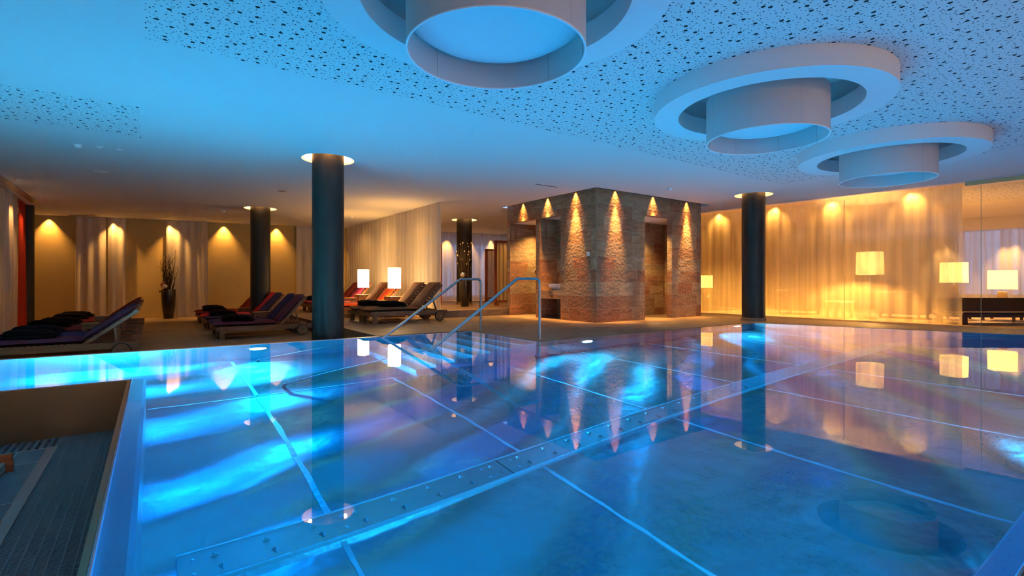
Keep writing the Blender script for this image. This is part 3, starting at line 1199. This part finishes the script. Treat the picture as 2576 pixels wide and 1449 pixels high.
# grazing downlights in the ceiling slot
for s in (.66, 1.67, 2.68):
    light('wall_washer', 'SPOT', W(PU - .13, PV + s, 3.06), 80, GOLD, .015, W(PU, PV + s, .8), math.radians(30), 1.0)
for s in (.66, 1.67, 2.68):
    light('wall_washer', 'SPOT', W(PU - .055, PV + s, 3.06), 9, GOLD, .012, W(PU - .03, PV + s, 0), math.radians(62), 1.0)
for s in (.61, 1.94, 3.28):
    light('wall_washer', 'SPOT', W(PU + s, PV - .055, 3.06), 9, GOLD, .012, W(PU + s, PV - .03, 0), math.radians(62), 1.0)
    light('wall_washer', 'SPOT', W(PU + s, PV - .13, 3.06), 80, GOLD, .015, W(PU + s, PV, .8), math.radians(30), 1.0)
light('shower_lamp', 'SPOT', W(PU + .85, PV + 2.7, 2.48), 45, (1.0, .62, .18), .04, W(PU + .75, PV + 2.9, 0), math.radians(120), .8)
light('shower_lamp', 'SPOT', W(PU + 2.3, PV + .6, 2.48), 45, (1.0, .62, .18), .04, W(PU + 2.3, PV + .7, 0), math.radians(120), .8)

# --------------------------------------------------------------------------- curtains
def curtain(name, pts, z0, z1, mat, label, cat='curtain', wl=.16, amp=.035, seed=0, group=None, hem=True):
    """hanging cloth along a path of world points, with irregular folds that loosen towards the floor"""
    rnd = random.Random(seed)
    pts = [Vector((p[0], p[1])) for p in pts]
    seg = [(b - a).length for a, b in zip(pts, pts[1:])]
    total = sum(seg)
    step = .022
    nn = int(total / step)
    rows = [0, .04, .3, .65, .93, 1.0]
    org = pts[0]
    t = bmesh.new()
    uvs = t.loops.layers.uv.new('UVMap')
    ph = rnd.random() * 100
    grid = []
    for i in range(nn + 1):
        s = total * i / nn
        q, acc = 0, 0.0
        while q < len(seg) - 1 and s > acc + seg[q]:
            acc += seg[q]
            q += 1
        d = (pts[q + 1] - pts[q]).normalized()
        p = pts[q] + d * (s - acc)
        nrm = Vector((d.y, -d.x))
        colv = []
        for r in rows:
            w1 = mnoise.noise(Vector((s / wl * .55, ph, r * .7)))
            w2 = mnoise.noise(Vector((s / wl * 1.6, ph + 9, r * .5)))
            w3 = math.sin(s / wl * 2 * PI * .5 + 2.5 * mnoise.noise(Vector((s * 1.1, ph + 3, r * .25))))
            a = amp * (.55 + .45 * (r if r < 1 else 1))
            off = a * (.75 * w3 + .8 * w1 + .35 * w2)
            slide = .4 * amp * mnoise.noise(Vector((s / wl * .6, ph + 20, r * .8)))
            pp = p + nrm * off + d * slide
            colv.append(t.verts.new((pp.x - org.x, pp.y - org.y, (z1 - z0) * (1 - r))))
        grid.append((s, colv))
    for (s0, a), (s1, b) in zip(grid, grid[1:]):
        for j in range(len(rows) - 1):
            f = t.faces.new((a[j], a[j + 1], b[j + 1], b[j]))
            for l, (ss, rr) in zip(f.loops, ((s0, rows[j]), (s0, rows[j + 1]), (s1, rows[j + 1]), (s1, rows[j]))):
                l[uvs].uv = (ss, (1 - rr) * (z1 - z0))
    me = bpy.data.meshes.new(name)
    t.to_mesh(me)
    t.free()
    for pl in me.polygons:
        pl.use_smooth = True
    me.materials.append(mat)
    o = bpy.data.objects.new(name, me)
    COL.objects.link(o)
    o.location = (org.x, org.y, z0)
    return tag(o, label, cat, group)


def wxy(u, v):
    p = W(u, v)
    return (p.x, p.y)


G = 'sheer curtains'
# right curtain in front of the lounge
curtain('sheer_curtain', [wxy(13.2, 10.6), wxy(13.28, 8.9), wxy(13.62, 2.97)], .015, CEIL - .01, M['sheer'], 'long golden sheer curtain along the right side of the pool', wl=.17, amp=.036, seed=3, group=G)
# middle curtain behind the lit lamps
curtain('sheer_curtain', [wxy(5.93, 11.36), wxy(5.93, 18.9)], .18, CEIL - .01, M['sheerdense'], 'long cream sheer curtain behind the two tall lit lamps', wl=.13, amp=.045, seed=5, group=G)
# far window
ta, tb = bw_at_px(1085, .3), bw_at_px(1300, .3)
curtain('sheer_curtain', [bw(ta, .3)[:2], bw(tb, .3)[:2]], .18, CEIL - .01, M['sheerdense'], 'bluish white sheer curtain at the far window behind the vase', wl=.2, amp=.04, seed=8, group=G)
# back wall drapes
for (p0_, p1_, lab, sd) in [(190, 266, 'pale drape on the ochre wall, left half of the leftmost pair', 11), (271, 316, 'pale drape on the ochre wall, right half of the leftmost pair', 12),
                            (418, 523, 'pale drape on the ochre wall right behind the tall black vase', 13), (745, 830, 'pale drape on the ochre wall behind the thick dark column', 14)]:
    a, b = bw_at_px(p0_, .16), bw_at_px(p1_, .16)
    curtain('drape', [bw(a, .16)[:2], bw(b, .16)[:2]], LOW + .015, CEIL - .01, M['drape'], lab, wl=.15, amp=.05, seed=sd, group='drapes along the ochre wall')
# left wall drapes
curtain('drape', [wxy(-2.62, 13.6), wxy(-2.66, 15.18)], LOW + .015, CEIL - .01, M['creamdrape'], 'cream drape cut off by the left photo edge', wl=.2, amp=.05, seed=21, group='drapes on the left wall')
curtain('drape', [wxy(-2.66, 15.3), wxy(-2.66, 16.88)], LOW + .015, CEIL - .01, M['drape'], 'pinkish white drape left of the slim column', wl=.2, amp=.06, seed=22, group='drapes on the left wall')
curtain('drape', [wxy(-2.66, 16.98), wxy(-2.70, 18.1)], LOW + .015, CEIL - .01, M['reddrape'], 'red drape partly hidden by the slim dark column', wl=.2, amp=.05, seed=23, group='drapes on the left wall')
tag(MB().box(-2.52, -2.36, 8.5, 17.6, CEIL - .012, CEIL - .001).build('trench_shade', M['angle'], rz=TH), 'dark strip for the shaded curtain rail trench on the ceiling at far left', 'curtain rail')  # dark strip stands in for the shade of the ceiling trench
tag(MB().box(-.42, .42, -.05, .05, CEIL - .012, CEIL - .001).build('air_vent', M['angle'], loc=bw(1.3, .55), rz=bang - .5), 'short slotted air vent on the ceiling beside the slim column', 'vent')
# far lounge window
curtain('sheer_curtain', [wxy(21.8, 10.0), wxy(21.95, -2.5)], .015, CEIL - .35, M['sheerdense'], 'bluish sheer curtain at the lounge window behind the big lamps', wl=.2, amp=.06, seed=31, group=G)
tag(MB().box(21.6, 22.3, -5, 12, CEIL - .36, CEIL).build('trim_9', M['plaster'], rz=TH), kind='structure')

# glass partition in front of the right curtain
gp = thing('glass_partition', 'frameless glass partition in front of the golden curtain', 'glass partition', W(13.16, 8.9, 0), TH)
sl = (13.50 - 13.16) / (2.97 - 8.9)
jn = [10.4, 7.46, 5.06, 2.66, .26, -2.2]
ga = math.atan(sl)
for a, b in zip(jn, jn[1:]):
    xa, xb = sl * (a - 8.9), sl * (b - 8.9)
    MB().prism([(xa, a - 8.9 - .004), (xa + .012, a - 8.9 - .004), (xb + .012, b - 8.9 + .004), (xb, b - 8.9 + .004)], .005, CEIL - .09).build('pane', M['glass'], gp)
hd = MB()
xa, xb = sl * (2.9 - 8.9), sl * (-2.2 - 8.9)
hd.prism([(xa - .02, -6.0), (xa + .04, -6.0), (xb + .04, -11.1), (xb - .02, -11.1)], CEIL - .085, CEIL - .001)
hd.build('header', M['brass'], gp)
jo = MB()
for a in jn[1:-1]:
    xa = sl * (a - 8.9)
    jo.box(xa - .002, xa + .014, a - 8.9 - .004, a - 8.9 + .004, .005, CEIL - .09)
jo.build('joint', M['brass'], gp)

# --------------------------------------------------------------------------- loungers
def make_lounger(label, ang, group):
    e = thing('sun_lounger', label, 'sun lounger', (0, 0, 0), 0, group)
    f = MB()
    for s in (-1, 1):
        f.box(.03, 1.90, s * .305 - .018, s * .305 + .018, .15, .25, bevel=.004)
    f.box(.03, .07, -.30, .30, .16, .24).box(1.20, 1.25, -.29, .29, .17, .24).box(1.78, 1.82, -.29, .29, .16, .23)
    x = .10
    while x < 1.18:
        f.box(x, x + .055, -.29, .29, .235, .258)
        x += .072
    f.build('frame', M['teak'], e)
    for s in (-1, 1):
        MB().box(.09, .18, s * .312 - .03, s * .312 + .03, 0, .245, bevel=.004).build('leg', M['teak'], e)
    for s in (-1, 1):
        mt = Matrix.Translation((1.68, s * .355, .12)) @ Matrix.Rotation(PI / 2, 4, 'X')
        w = MB().lathe([(.0001, -.02), (.112, -.02), (.112, .02), (.0001, .02)], 28, mt).build('wheel', M['teak'], e, smooth=True)
        MB().lathe([(.110, -.021), (.121, -.018), (.121, .018), (.110, .021)], 28, mt, closed=True).build('tyre', M['tyre'], w, smooth=True)
        MB().lathe([(.0001, -.026), (.012, -.026), (.012, .026), (.0001, .026)], 12, mt).build('hub', M['chrome'], w, smooth=True)
    MB().tube([(1.68, -.38, .12), (1.68, .38, .12)], .012, 10).build('axle', M['teak'], e)
    H = Matrix.Translation((1.23, 0, .265)) @ Matrix.Rotation(-ang, 4, 'Y')
    b = MB()
    for s in (-1, 1):
        b.box(-.02, .80, s * .265 - .018, s * .265 + .018, -.05, 0.0, bevel=.003, mtx=H)
    xx = .05
    while xx < .76:
        b.box(xx, xx + .055, -.25, .25, -.012, .008, mtx=H)
        xx += .085
    b.box(.76, .80, -.25, .25, -.05, .0, mtx=H)
    b.build('backrest_frame', M['teak'], e)
    for s in (-1, 1):
        p = H @ Vector((.43, s * .235, -.03))
        q = Vector((1.66 if ang > .7 else 1.62, s * .235, .20))
        d = (q - p)
        ln_ = d.length
        mt = Matrix.Translation(p) @ d.to_track_quat('X', 'Y').to_matrix().to_4x4()
        MB().box(0, ln_, -.012, .012, -.022, .022, mtx=mt).build('prop', M['teak'], e)
        b2 = MB()
        b2.cyl(.009, -.012, .012, 10, Matrix.Translation((1.23, s * .324, .235)) @ Matrix.Rotation(PI / 2, 4, 'X'))
        b2.build('bolt', M['chrome'], e)
    MB().cushion(1.24, .62, .085, Matrix.Translation((.60, 0, .255))).build('seat_cushion', M['plum'], e, smooth=True)
    MB().cushion(.80, .62, .08, H @ Matrix.Translation((.41, 0, .008))).build('back_cushion', M['plum'], e, smooth=True)
    remember(e)
    return e


def make_blanket(label):
    b = MB()
    b.cushion(.62, .50, .07, Matrix.Translation((0, 0, 0)), .01)
    b.cushion(.56, .46, .06, Matrix.Translation((-.03, .01, .055)) @ Matrix.Rotation(.05, 4, 'Z'), .01)
    b.cushion(.40, .44, .035, Matrix.Translation((-.06, .0, .10)) @ Matrix.Rotation(-.06, 4, 'Z'), .008)
    o = b.build('folded_blanket', M['blanket'], smooth=True)
    return tag(o, label, 'blanket')


STEP = [0, .86, 2.33, 3.19, 4.70, 5.56]
groups = []
proto_hi = proto_lo = None
blanket0 = None
ORD = ['nearest', 'second nearest', 'third nearest', 'fourth nearest', 'fifth nearest', 'farthest']


def place(kind, i, u0, v0, z, mat, colname, where, group, blanket, foot=0.0):
    """lounger i of a row; u0 is where its foot end stands"""
    global proto_hi, proto_lo, blanket0
    lab = '%s sun lounger, %s in the row %s' % (colname, ORD[i], where)
    v = v0 + .33 + STEP[i]
    loc = W(u0, v, z)
    ms = {'seat_cushion': M[mat], 'back_cushion': M[mat]}
    if kind == 'lo':
        if proto_lo is None:
            proto_lo = make_lounger(lab, math.radians(37), group)
            o = proto_lo
        else:
            o = dup(proto_lo, loc, TH, lab, group)
    else:
        if proto_hi is None:
            proto_hi = make_lounger(lab, math.radians(48), group)
            o = proto_hi
        else:
            o = dup(proto_hi, loc, TH, lab, group)
    o.location = loc
    o.rotation_euler[2] = TH
    for ch in [c for c in COL.objects if c.parent == o]:
        if ch.name.startswith(('seat_cushion', 'back_cushion')):
            ch.material_slots[0].link = 'OBJECT'
            ch.material_slots[0].material = M[mat]
    if blanket is not None:
        bl = 'dark folded blanket on the %s %s lounger %s' % (ORD[i], colname, where)
        pos = W(u0 + blanket, v + .02, z + .336)
        if blanket0 is None:
            blanket0 = make_blanket(bl)
            bo = blanket0
        else:
            bo = blanket0.copy()
            COL.objects.link(bo)
            bo['label'] = bl
        bo['group'] = 'dark folded blankets'
        bo.location = pos
        bo.rotation_euler[2] = TH + (random.random() - .5) * .12


LW = 'at far left'
for i, (m_, c_) in enumerate([('plum', 'plum'), ('navy', 'navy'), ('maroon', 'maroon'), ('plum', 'plum'), ('maroon', 'maroon'), ('maroon', 'maroon')]):
    place('lo', i, -2.07, 9.75, LOW, m_, c_, LW, 'loungers at far left', [.62, .58, .55, .6, .6, .62][i])
MW = 'left of the thick column'
for i, (m_, c_) in enumerate([('plum', 'plum'), ('navy', 'navy'), ('navy', 'dark blue'), ('red', 'bright red'), ('maroon', 'dark red'), ('maroon', 'dark red')]):
    place('hi', i, 1.02, 11.75, LOW, m_, c_, MW, 'loungers left of the thick column', [.46, None, .42, None, .45, .5][i])
RW = 'before the cream curtain'
for i, (m_, c_) in enumerate([('brown', 'brown'), ('brown', 'brown'), ('orange', 'orange red'), ('brown', 'brown'), ('magenta', 'magenta'), ('maroon', 'dark red')]):
    place('hi', i, 3.77, 10.5, 0, m_, c_, RW, 'loungers before the cream curtain', [.66, .5, None, None, .45, .45][i])

# low slatted tables between the pairs
def make_table(label):
    e = thing('side_table', label, 'table', (0, 0, 0), 0, 'low slatted tables between loungers')
    t_ = MB()
    for q in range(7):
        y = -.20 + q * .0667
        t_.box(-.27, .27, y - .028, y + .028, .42, .44, bevel=.003)
    t_.build('tabletop', M['teak'], e)
    a_ = MB()
    for s in (-1, 1):
        a_.box(-.25, .25, s * .19 - .012, s * .19 + .012, .35, .42)
        a_.box(s * .24 - .012, s * .24 + .012, -.19, .19, .35, .42)
    a_.build('apron', M['teak'], e)
    for sx_ in (-1, 1):
        for sy_ in (-1, 1):
            MB().box(sx_ * .235 - .022, sx_ * .235 + .022, sy_ * .185 - .022, sy_ * .185 + .022, 0, .42).build('leg', M['teak'], e)
    remember(e)
    return e


tb0 = None
for (u, v, z, lab) in [(2.25, 11.75 + 1.92, LOW, 'low slatted table before the bright red lounger'), (2.25, 11.75 + 4.30, LOW, 'low slatted table by the dark red loungers and the column'),
                       (-.75, 9.75 + 1.92, LOW, 'low slatted table nearer of two in the far left row'), (-.75, 9.75 + 4.30, LOW, 'low slatted table farther of two in the far left row'),
                       (4.60, 10.5 + 1.92, 0, 'low slatted table before the orange red lounger'), (4.60, 10.5 + 4.30, 0, 'low slatted table before the magenta lounger')]:
    if tb0 is None:
        tb0 = make_table(lab)
        tb0.location = W(u, v, z)
        tb0.rotation_euler[2] = TH
    else:
        dup(tb0, W(u, v, z), TH, lab)

# lamp cubes and tall lamps
def tall_lamp(u, v, lab_l, lab_c):
    c_ = MB().box(-.21, .21, -.21, .21, 0, .53, bevel=.006).build('cube_table', M['marble'], loc=W(u, v, 0), rz=TH)
    tag(c_, lab_c, 'table', 'mottled cube tables')
    e = thing('table_lamp', lab_l, 'lamp', W(u, v, .53), TH, 'tall white lamps by the loungers')
    MB().cyl(.09, 0, .012, 24).build('base', M['chrome'], e, smooth=True)
    MB().tube([(0, 0, .01), (0, 0, .30)], .010, 10).build('stem', M['chrome'], e)
    MB().lathe([(.165, .21), (.165, .75), (.162, .75), (.162, .21)], 36, closed=True).build('shade', M['shadehot'], e, smooth=True)
    light('lamp_bulb', 'POINT', W(u, v, .53 + .45), 42, GOLD, .10)
    light('lamp_bulb', 'SPOT', W(u, v, .53 + .24), 40, GOLD, .08, W(u, v, 0), math.radians(165), .5)
    light('lamp_bulb', 'SPOT', W(u, v, .53 + .72), 6, GOLD, .08, W(u, v, 4), math.radians(140), .6)


tall_lamp(5.15, 10.5 + 1.95, 'tall lit white lamp nearer the handrails', 'mottled cube table under the nearer tall lamp')
tall_lamp(5.15, 10.5 + 4.33, 'tall lit white lamp closer to the thick dark column', 'mottled cube table under the tall lamp closer to the column')

# --------------------------------------------------------------------------- vases with branches
def vase(loc, h, r, label, seed, ball=True):
    rnd = random.Random(seed)
    e = thing('branch_vase', label, 'vase', loc, 0, 'tall dark vases with branches')
    MB().lathe([(.0001, 0), (r * .62, 0), (r * .70, .02), (r * .92, h * .45), (r, h * .8), (r * .98, h), (r * .92, h), (r * .9, h * .9), (.0001, h * .88)], 32).build('vase', M['vase'], e, smooth=True)
    tw = MB()
    tips = []
    for q in range(26):
        an = rnd.random() * 2 * PI
        lean = rnd.random() * .17 + .02
        hh = .55 + rnd.random() * .65
        p = Vector((rnd.uniform(-.08, .08), rnd.uniform(-.08, .08), h * .9))
        pts = [p.copy()]
        n_ = 6
        for s in range(n_):
            p = p + Vector((math.cos(an) * lean * .25 + rnd.uniform(-.035, .035), math.sin(an) * lean * .25 + rnd.uniform(-.035, .035), hh / n_))
            pts.append(p.copy())
            if s > 1 and rnd.random() < .55:
                b_ = p + Vector((rnd.uniform(-.10, .10), rnd.uniform(-.10, .10), rnd.uniform(.02, .16)))
                tw.tube([p, (p + b_) / 2 + Vector((0, 0, .02)), b_], [.005, .004, .0025], 5)
                tips.append(b_)
        tw.tube(pts, [.015 - .0018 * s for s in range(len(pts))], 6)
        tips.append(pts[-1])
    for q in range(7):
        an = rnd.random() * 2 * PI
        tw.tube([(0.0, 0, h * .95), (.14 * math.cos(an), .14 * math.sin(an), h + .08), (.24 * math.cos(an), .24 * math.sin(an), h - .05 - .1 * rnd.random())], [.007, .006, .003], 6)
        tw.sphere((.24 * math.cos(an), .24 * math.sin(an), h - .06), .03, 8, 6)
    tw.build('branches', M['twig'], e, smooth=True)
    pe = MB()
    for q in tips:
        if rnd.random() < .22:
            pe.sphere(q, rnd.uniform(.010, .020), 7, 5, 1.6)
    pe.build('blossoms', M['petal'], e, smooth=True)
    MB().sphere((-.04, -r * .55, h + .09), .095, 20, 12).build('silver_ball', M['chrome'], e, smooth=True)
    if ball:
        MB().sphere((-.12, .0, h + .14), .12, 20, 12).build('red_ball', M['redball'], e, smooth=True)
    return e


tv = bw_at_px(424, .52)
vase(bw(tv, .52, LOW), .93, .20, 'tall black vase with branches against the ochre wall drape', 3)
vase((-1.42, 15.05, .17), .86, .165, 'tall black vase with branches in front of the far column', 9, False)

# --------------------------------------------------------------------------- wooden framed curtain screens by the far window
def screen(loc, rz, w, h, label, sd):
    e = thing('curtain_screen', label, 'screen', loc, rz, 'wooden screens with yellow cloth')
    for x in (0, w):
        MB().box(x - .04, x + .04, -.04, .04, 0, h, bevel=.004).build('post', M['redwood'], e)
    MB().box(-.04, w + .04, -.035, .035, h - .07, h, bevel=.004).build('top_rail', M['redwood'], e)
    MB().box(.04, w - .04, -.03, .03, .10, .16, bevel=.004).build('bottom_rail', M['redwood'], e)
    for x in (.06, w - .06):
        MB().box(x - .05, x + .05, -.05, .05, 0, .08).build('foot', M['redwood'], e)
    t = bmesh.new()
    n_ = int(w / .02)
    rows = [(.17, 0), (1.0, .5), (h - .07, 1)]
    g_ = [[t.verts.new((.04 + (w - .08) * i / n_, .02 * math.sin(i * .9 + sd) + .012 * mnoise.noise(Vector((i * .35, sd, r))), z)) for z, r in rows] for i in range(n_ + 1)]
    for a, b in zip(g_, g_[1:]):
        for j in range(2):
            t.faces.new((a[j], b[j], b[j + 1], a[j + 1]))
    MB()._merge(t).build('cloth', M['yellowdrape'], e, smooth=True, recalc=False)
    return e


screen((-3.35, 15.85, .17), .42, 1.12, 1.98, 'wooden screen with yellow cloth left of the far vase', 1)
screen((-.52, 15.7, .17), .30, 1.2, 2.04, 'tall wooden screen with yellow cloth beside the stone block', 2)
screen((-.98, 19.0, .17), .6, 1.0, 2.0, 'farther wooden screen with yellow cloth near the far window', 4)

# --------------------------------------------------------------------------- lounge behind the glass
def block_lamp(loc, zt, bh, sh, sr, label, mat='shade'):
    """lamp on a wooden block base: bh base height, shade from bh+gap"""
    e = thing('table_lamp', label, 'lamp', (loc[0], loc[1], zt), TH, 'lamps in the lounge')
    MB().box(-.075, .075, -.075, .075, 0, bh, bevel=.004).build('base', M['palewood'], e)
    MB().tube([(0, 0, bh), (0, 0, bh + .3)], .008, 8).build('stem', M['chrome'], e)
    MB().lathe([(sr, bh + .06), (sr * .975, bh + .06 + sh), (sr * .965, bh + .06 + sh), (sr * .99, bh + .06)], 40, closed=True).build('shade', M[mat], e, smooth=True)
    light('lamp_bulb', 'POINT', (loc[0], loc[1], zt + bh + .06 + sh * .5), 10, GOLD, .06)
    return e


def small_table(loc, h, w, d, label, rz=TH, mat='mahogany'):
    e = thing('side_table', label, 'table', (loc[0], loc[1], 0), rz, 'lounge tables')
    MB().box(-w / 2, w / 2, -d / 2, d / 2, h - .035, h, bevel=.004).build('tabletop', M[mat], e)
    for sx_ in (-1, 1):
        for sy_ in (-1, 1):
            MB().box(sx_ * (w / 2 - .04) - .025, sx_ * (w / 2 - .04) + .025, sy_ * (d / 2 - .04) - .025, sy_ * (d / 2 - .04) + .025, 0, h - .035).build('leg', M[mat], e)
    return e


small_table((11.62, 11.85), .36, .9, .6, 'dark side table behind the leather daybed')
block_lamp((11.6, 11.83), .36, .315, .445, .262, 'lit drum lamp on a wood block behind the leather daybed')
small_table((10.80, 12.2), .50, .75, .5, 'dark side table at the end of the golden curtain')
block_lamp((10.78, 12.2), .50, .33, .49, .27, 'lit drum lamp half behind the end of the golden curtain')
small_table((6.25, 16.0), .42, .5, .5, 'small table behind the curtain beside the stone block')
block_lamp((6.22, 16.0), .42, .24, .40, .19, 'small lit lamp behind the curtain beside the stone block')
# floor lamp
fl = thing('floor_lamp', 'lit floor lamp with drum shade glowing through the golden curtain', 'lamp', (8.8, 12.3, 0), TH)
MB().cyl(.15, 0, .02, 28).build('base', M['chrome'], fl, smooth=True)
MB().tube([(0, 0, .02), (0, 0, 1.3)], .013, 12).build('stem', M['chrome'], fl, smooth=True)
MB().lathe([(.29, 1.09), (.275, 1.64), (.272, 1.64), (.287, 1.09)], 44, closed=True).build('shade', M['shadefloor'], fl, smooth=True)
light('lamp_bulb', 'POINT', (8.8, 12.3, 1.22), 150, GOLD, .05)
small_table((8.35, 12.75), .42, .6, .45, 'pale low table beside the floor lamp', mat='palewood')
# leather daybed
db = thing('daybed', 'brown leather daybed with slanting back behind the glass at right', 'daybed', (9.55, 10.5, 0), -.05)
MB().box(-.10, 2.6, .0, .78, .16, .22, bevel=.01).build('frame', M['mahogany'], db)
MB().box(-.05, 2.55, .02, .62, .22, .27, bevel=.018).build('seat', M['leather'], db)
MB().box(-.02, 2.55, -.04, .04, 0, .34, bevel=.018, mtx=Matrix.Translation((-.06, .58, .235)) @ Matrix.Rotation(-.42, 4, 'X')).build('backrest', M['leather'], db)
for (x, y) in [(0, .06), (2.4, .06), (0, .70), (2.4, .70)]:
    MB().box(x - .07, x + .04, y - .04, y + .04, 0, .17, bevel=.006).build('leg', M['mahogany'], db)


def armchair(loc, rz, w, label):
    e = thing('armchair', label, 'armchair', (loc[0], loc[1], 0), rz, 'brown armchairs behind the curtain')
    MB().box(-w / 2, w / 2, -.40, .40, .10, .30, bevel=.02).build('seat_base', M['leather'], e)
    MB().box(-w / 2 + .13, w / 2 - .13, -.42, .25, .30, .42, bevel=.03).build('seat_cushion', M['leather'], e)
    MB().box(-w / 2, w / 2, .24, .42, .30, .68, bevel=.04).build('backrest', M['leather'], e)
    for s in (-1, 1):
        MB().box(s * (w / 2 - .07) - .07, s * (w / 2 - .07) + .07, -.40, .25, .30, .54, bevel=.03).build('armrest', M['leather'], e)
    for sx_ in (-1, 1):
        for sy_ in (-1, 1):
            MB().box(sx_ * (w / 2 - .08) - .025, sx_ * (w / 2 - .08) + .025, sy_ * .33 - .025, sy_ * .33 + .025, 0, .10).build('leg', M['mahogany'], e)
    return e


armchair((6.95, 16.6), TH + PI / 2, .85, 'brown armchair behind the curtain left of the right column')
armchair((8.25, 14.4), TH + PI / 2, .93, 'brown armchair behind the curtain right of the right column')
armchair((9.95, 12.7), TH + PI / 2, .95, 'brown armchair behind the curtain right of the floor lamp')

# --------------------------------------------------------------------------- ceiling fittings
def at_ceiling(px, py):
    d = 1258 * (CEIL - .9) / (710 - py)
    return Vector(((px - 1288) / 1258 * d, d, CEIL))


def detector(px, py, label):
    e = thing('smoke_detector', label, 'smoke detector', at_ceiling(px, py), 0, 'small ceiling detectors')
    MB().lathe([(.0001, 0), (.055, 0), (.055, -.012), (.0001, -.012)], 24).build('base', M['white'], e, smooth=True)
    MB().lathe([(.048, -.012), (.045, -.040), (.035, -.048), (.0001, -.048)], 24).build('cap', M['white'], e, smooth=True)
    return e


detector(195, 364, 'white smoke detector on the ceiling, largest, upper left')
detector(1684, 474, 'white smoke detector on the ceiling right of the stone block')
detector(562, 530, 'small white detector on the ceiling left of the middle column')
detector(885, 545, 'small white detector on the ceiling above the nearer cream curtain')
detector(1233, 565, 'small white detector on the ceiling by the far vase column')


def sensor(px, py, label, r=.04, h=.03):
    e = thing('ceiling_sensor', label, 'sensor', at_ceiling(px, py), 0, 'small flat ceiling sensors')
    MB().lathe([(.0001, 0), (r, 0), (r, -.008), (.0001, -.008)], 20).build('plate', M['white'], e, smooth=True)
    MB().lathe([(.016, -.008), (.012, -h), (.0001, -h)], 14).build('dome', M['white'], e, smooth=True)


sensor(250, 369, 'small flat sensor on the ceiling just right of the upper left detector', .05)
sensor(300, 376, 'second flat sensor right of the upper left detector', .045, .02)
sensor(1485, 443, 'tiny flat sensor on the ceiling above the stone block corner', .03, .02)
tag(MB().lathe([(.0001, 0), (.09, 0), (.085, -.006), (.0001, -.006)], 28).build('ceiling_speaker', M['angle'], loc=at_ceiling(710, 481)), 'round flat speaker on the ceiling left of the thick column', 'speaker')
tag(MB().lathe([(.0001, 0), (.12, 0), (.115, -.005), (.0001, -.005)], 28).build('ceiling_speaker', M['white'], loc=at_ceiling(255, 432)), 'round flush speaker on the ceiling at upper left', 'speaker')
vp = at_ceiling(1375, 467)
tag(MB().box(-.30, .30, -.012, .012, -.004, 0).build('air_vent', M['dark'], loc=vp, rz=TH), 'thin dark slot vent on the ceiling left of the stone block', 'vent')

# --------------------------------------------------------------------------- remaining lamps of the room
for px, en in [(120, 34), (283, 34), (427, 34), (562, 34), (695, 34), (830, 30)]:
    of = .33 if px in (283, 427) else .10
    t_ = bw_at_px(px, of)
    light('wall_downlight', 'SPOT', bw(t_, of, CEIL - .02), en, GOLD, .02, bw(t_, of - .07, 0), math.radians(80), .9)
for px in (1000, 1127, 1185, 1240):
    t_ = bw_at_px(px, .5)
    light('curtain_downlight', 'SPOT', bw(t_, .47, CEIL - .03), 34, GOLD, .02, bw(t_, .40, 0), math.radians(60), .9)
# downlights washing the right curtain from the lounge side
for v in (9.3, 8.26, 6.72, 5.37, 3.8):
    uu = 13.28 + (8.9 - v) * .34 / 5.93
    light('curtain_downlight', 'SPOT', W(uu + .10, v, CEIL - .015), 17, GOLD, .03, W(uu + .07, v, 0), math.radians(115), .9)
for v in (12.6, 14.8, 17):
    light('unseen_downlight', 'SPOT', W(7.0, v, CEIL - .03), 45, GOLD, .06, W(6.3, v, 0), math.radians(140), .9)  # unseen lamps added to backlight the cream curtain evenly
# unseen lounge lamps placed to backlight the golden curtain, then window curtain
for (u, v, en) in [(15.6, 8.3, 260), (15.8, 5.6, 260), (18.5, 4.5, 240), (19, 0.5, 60)]:
    light('lounge_backlight', 'SPOT', W(u, v, CEIL - .03), en, GOLD, .06, W(u, v, 0), math.radians(120), .8)
for v in (5.2, 3.6, 2.0):
    light('curtain_downlight', 'SPOT', W(21.5, v, CEIL - .40), 40, GOLD, .03, W(21.7, v, 0), math.radians(70), .9)
# deck between stone block, stairs and loungers
for (u, v, e_) in [(9.6, 13.2, 60), (6.9, 12.6, 40), (10.4, 7.0, 18), (12.5, 5.6, 25), (12.6, 8.0, 25), (13.0, 3.2, 20)]:
    light('unseen_downlight', 'SPOT', W(u, v, CEIL - .03), e_, GOLD, .05, W(u, v, 0), math.radians(100), .9)
# left drapes
for v in (14.2, 16.0, 17.2):
    light('drape_downlight', 'SPOT', W(-2.45, v, CEIL - .03), 16, WARM, .03, W(-2.45, v, 0), math.radians(80), .9)
# unseen lamps added to bounce warm fill off the wall behind the camera
for u in (-1.5, 1, 3.5, 6, 8.5):
    light('rear_fill_lamp', 'SPOT', W(u, -4.6, CEIL - .03), 60, (1.0, .70, .50), .03, W(u, -4.8, 0), math.radians(100), .9)
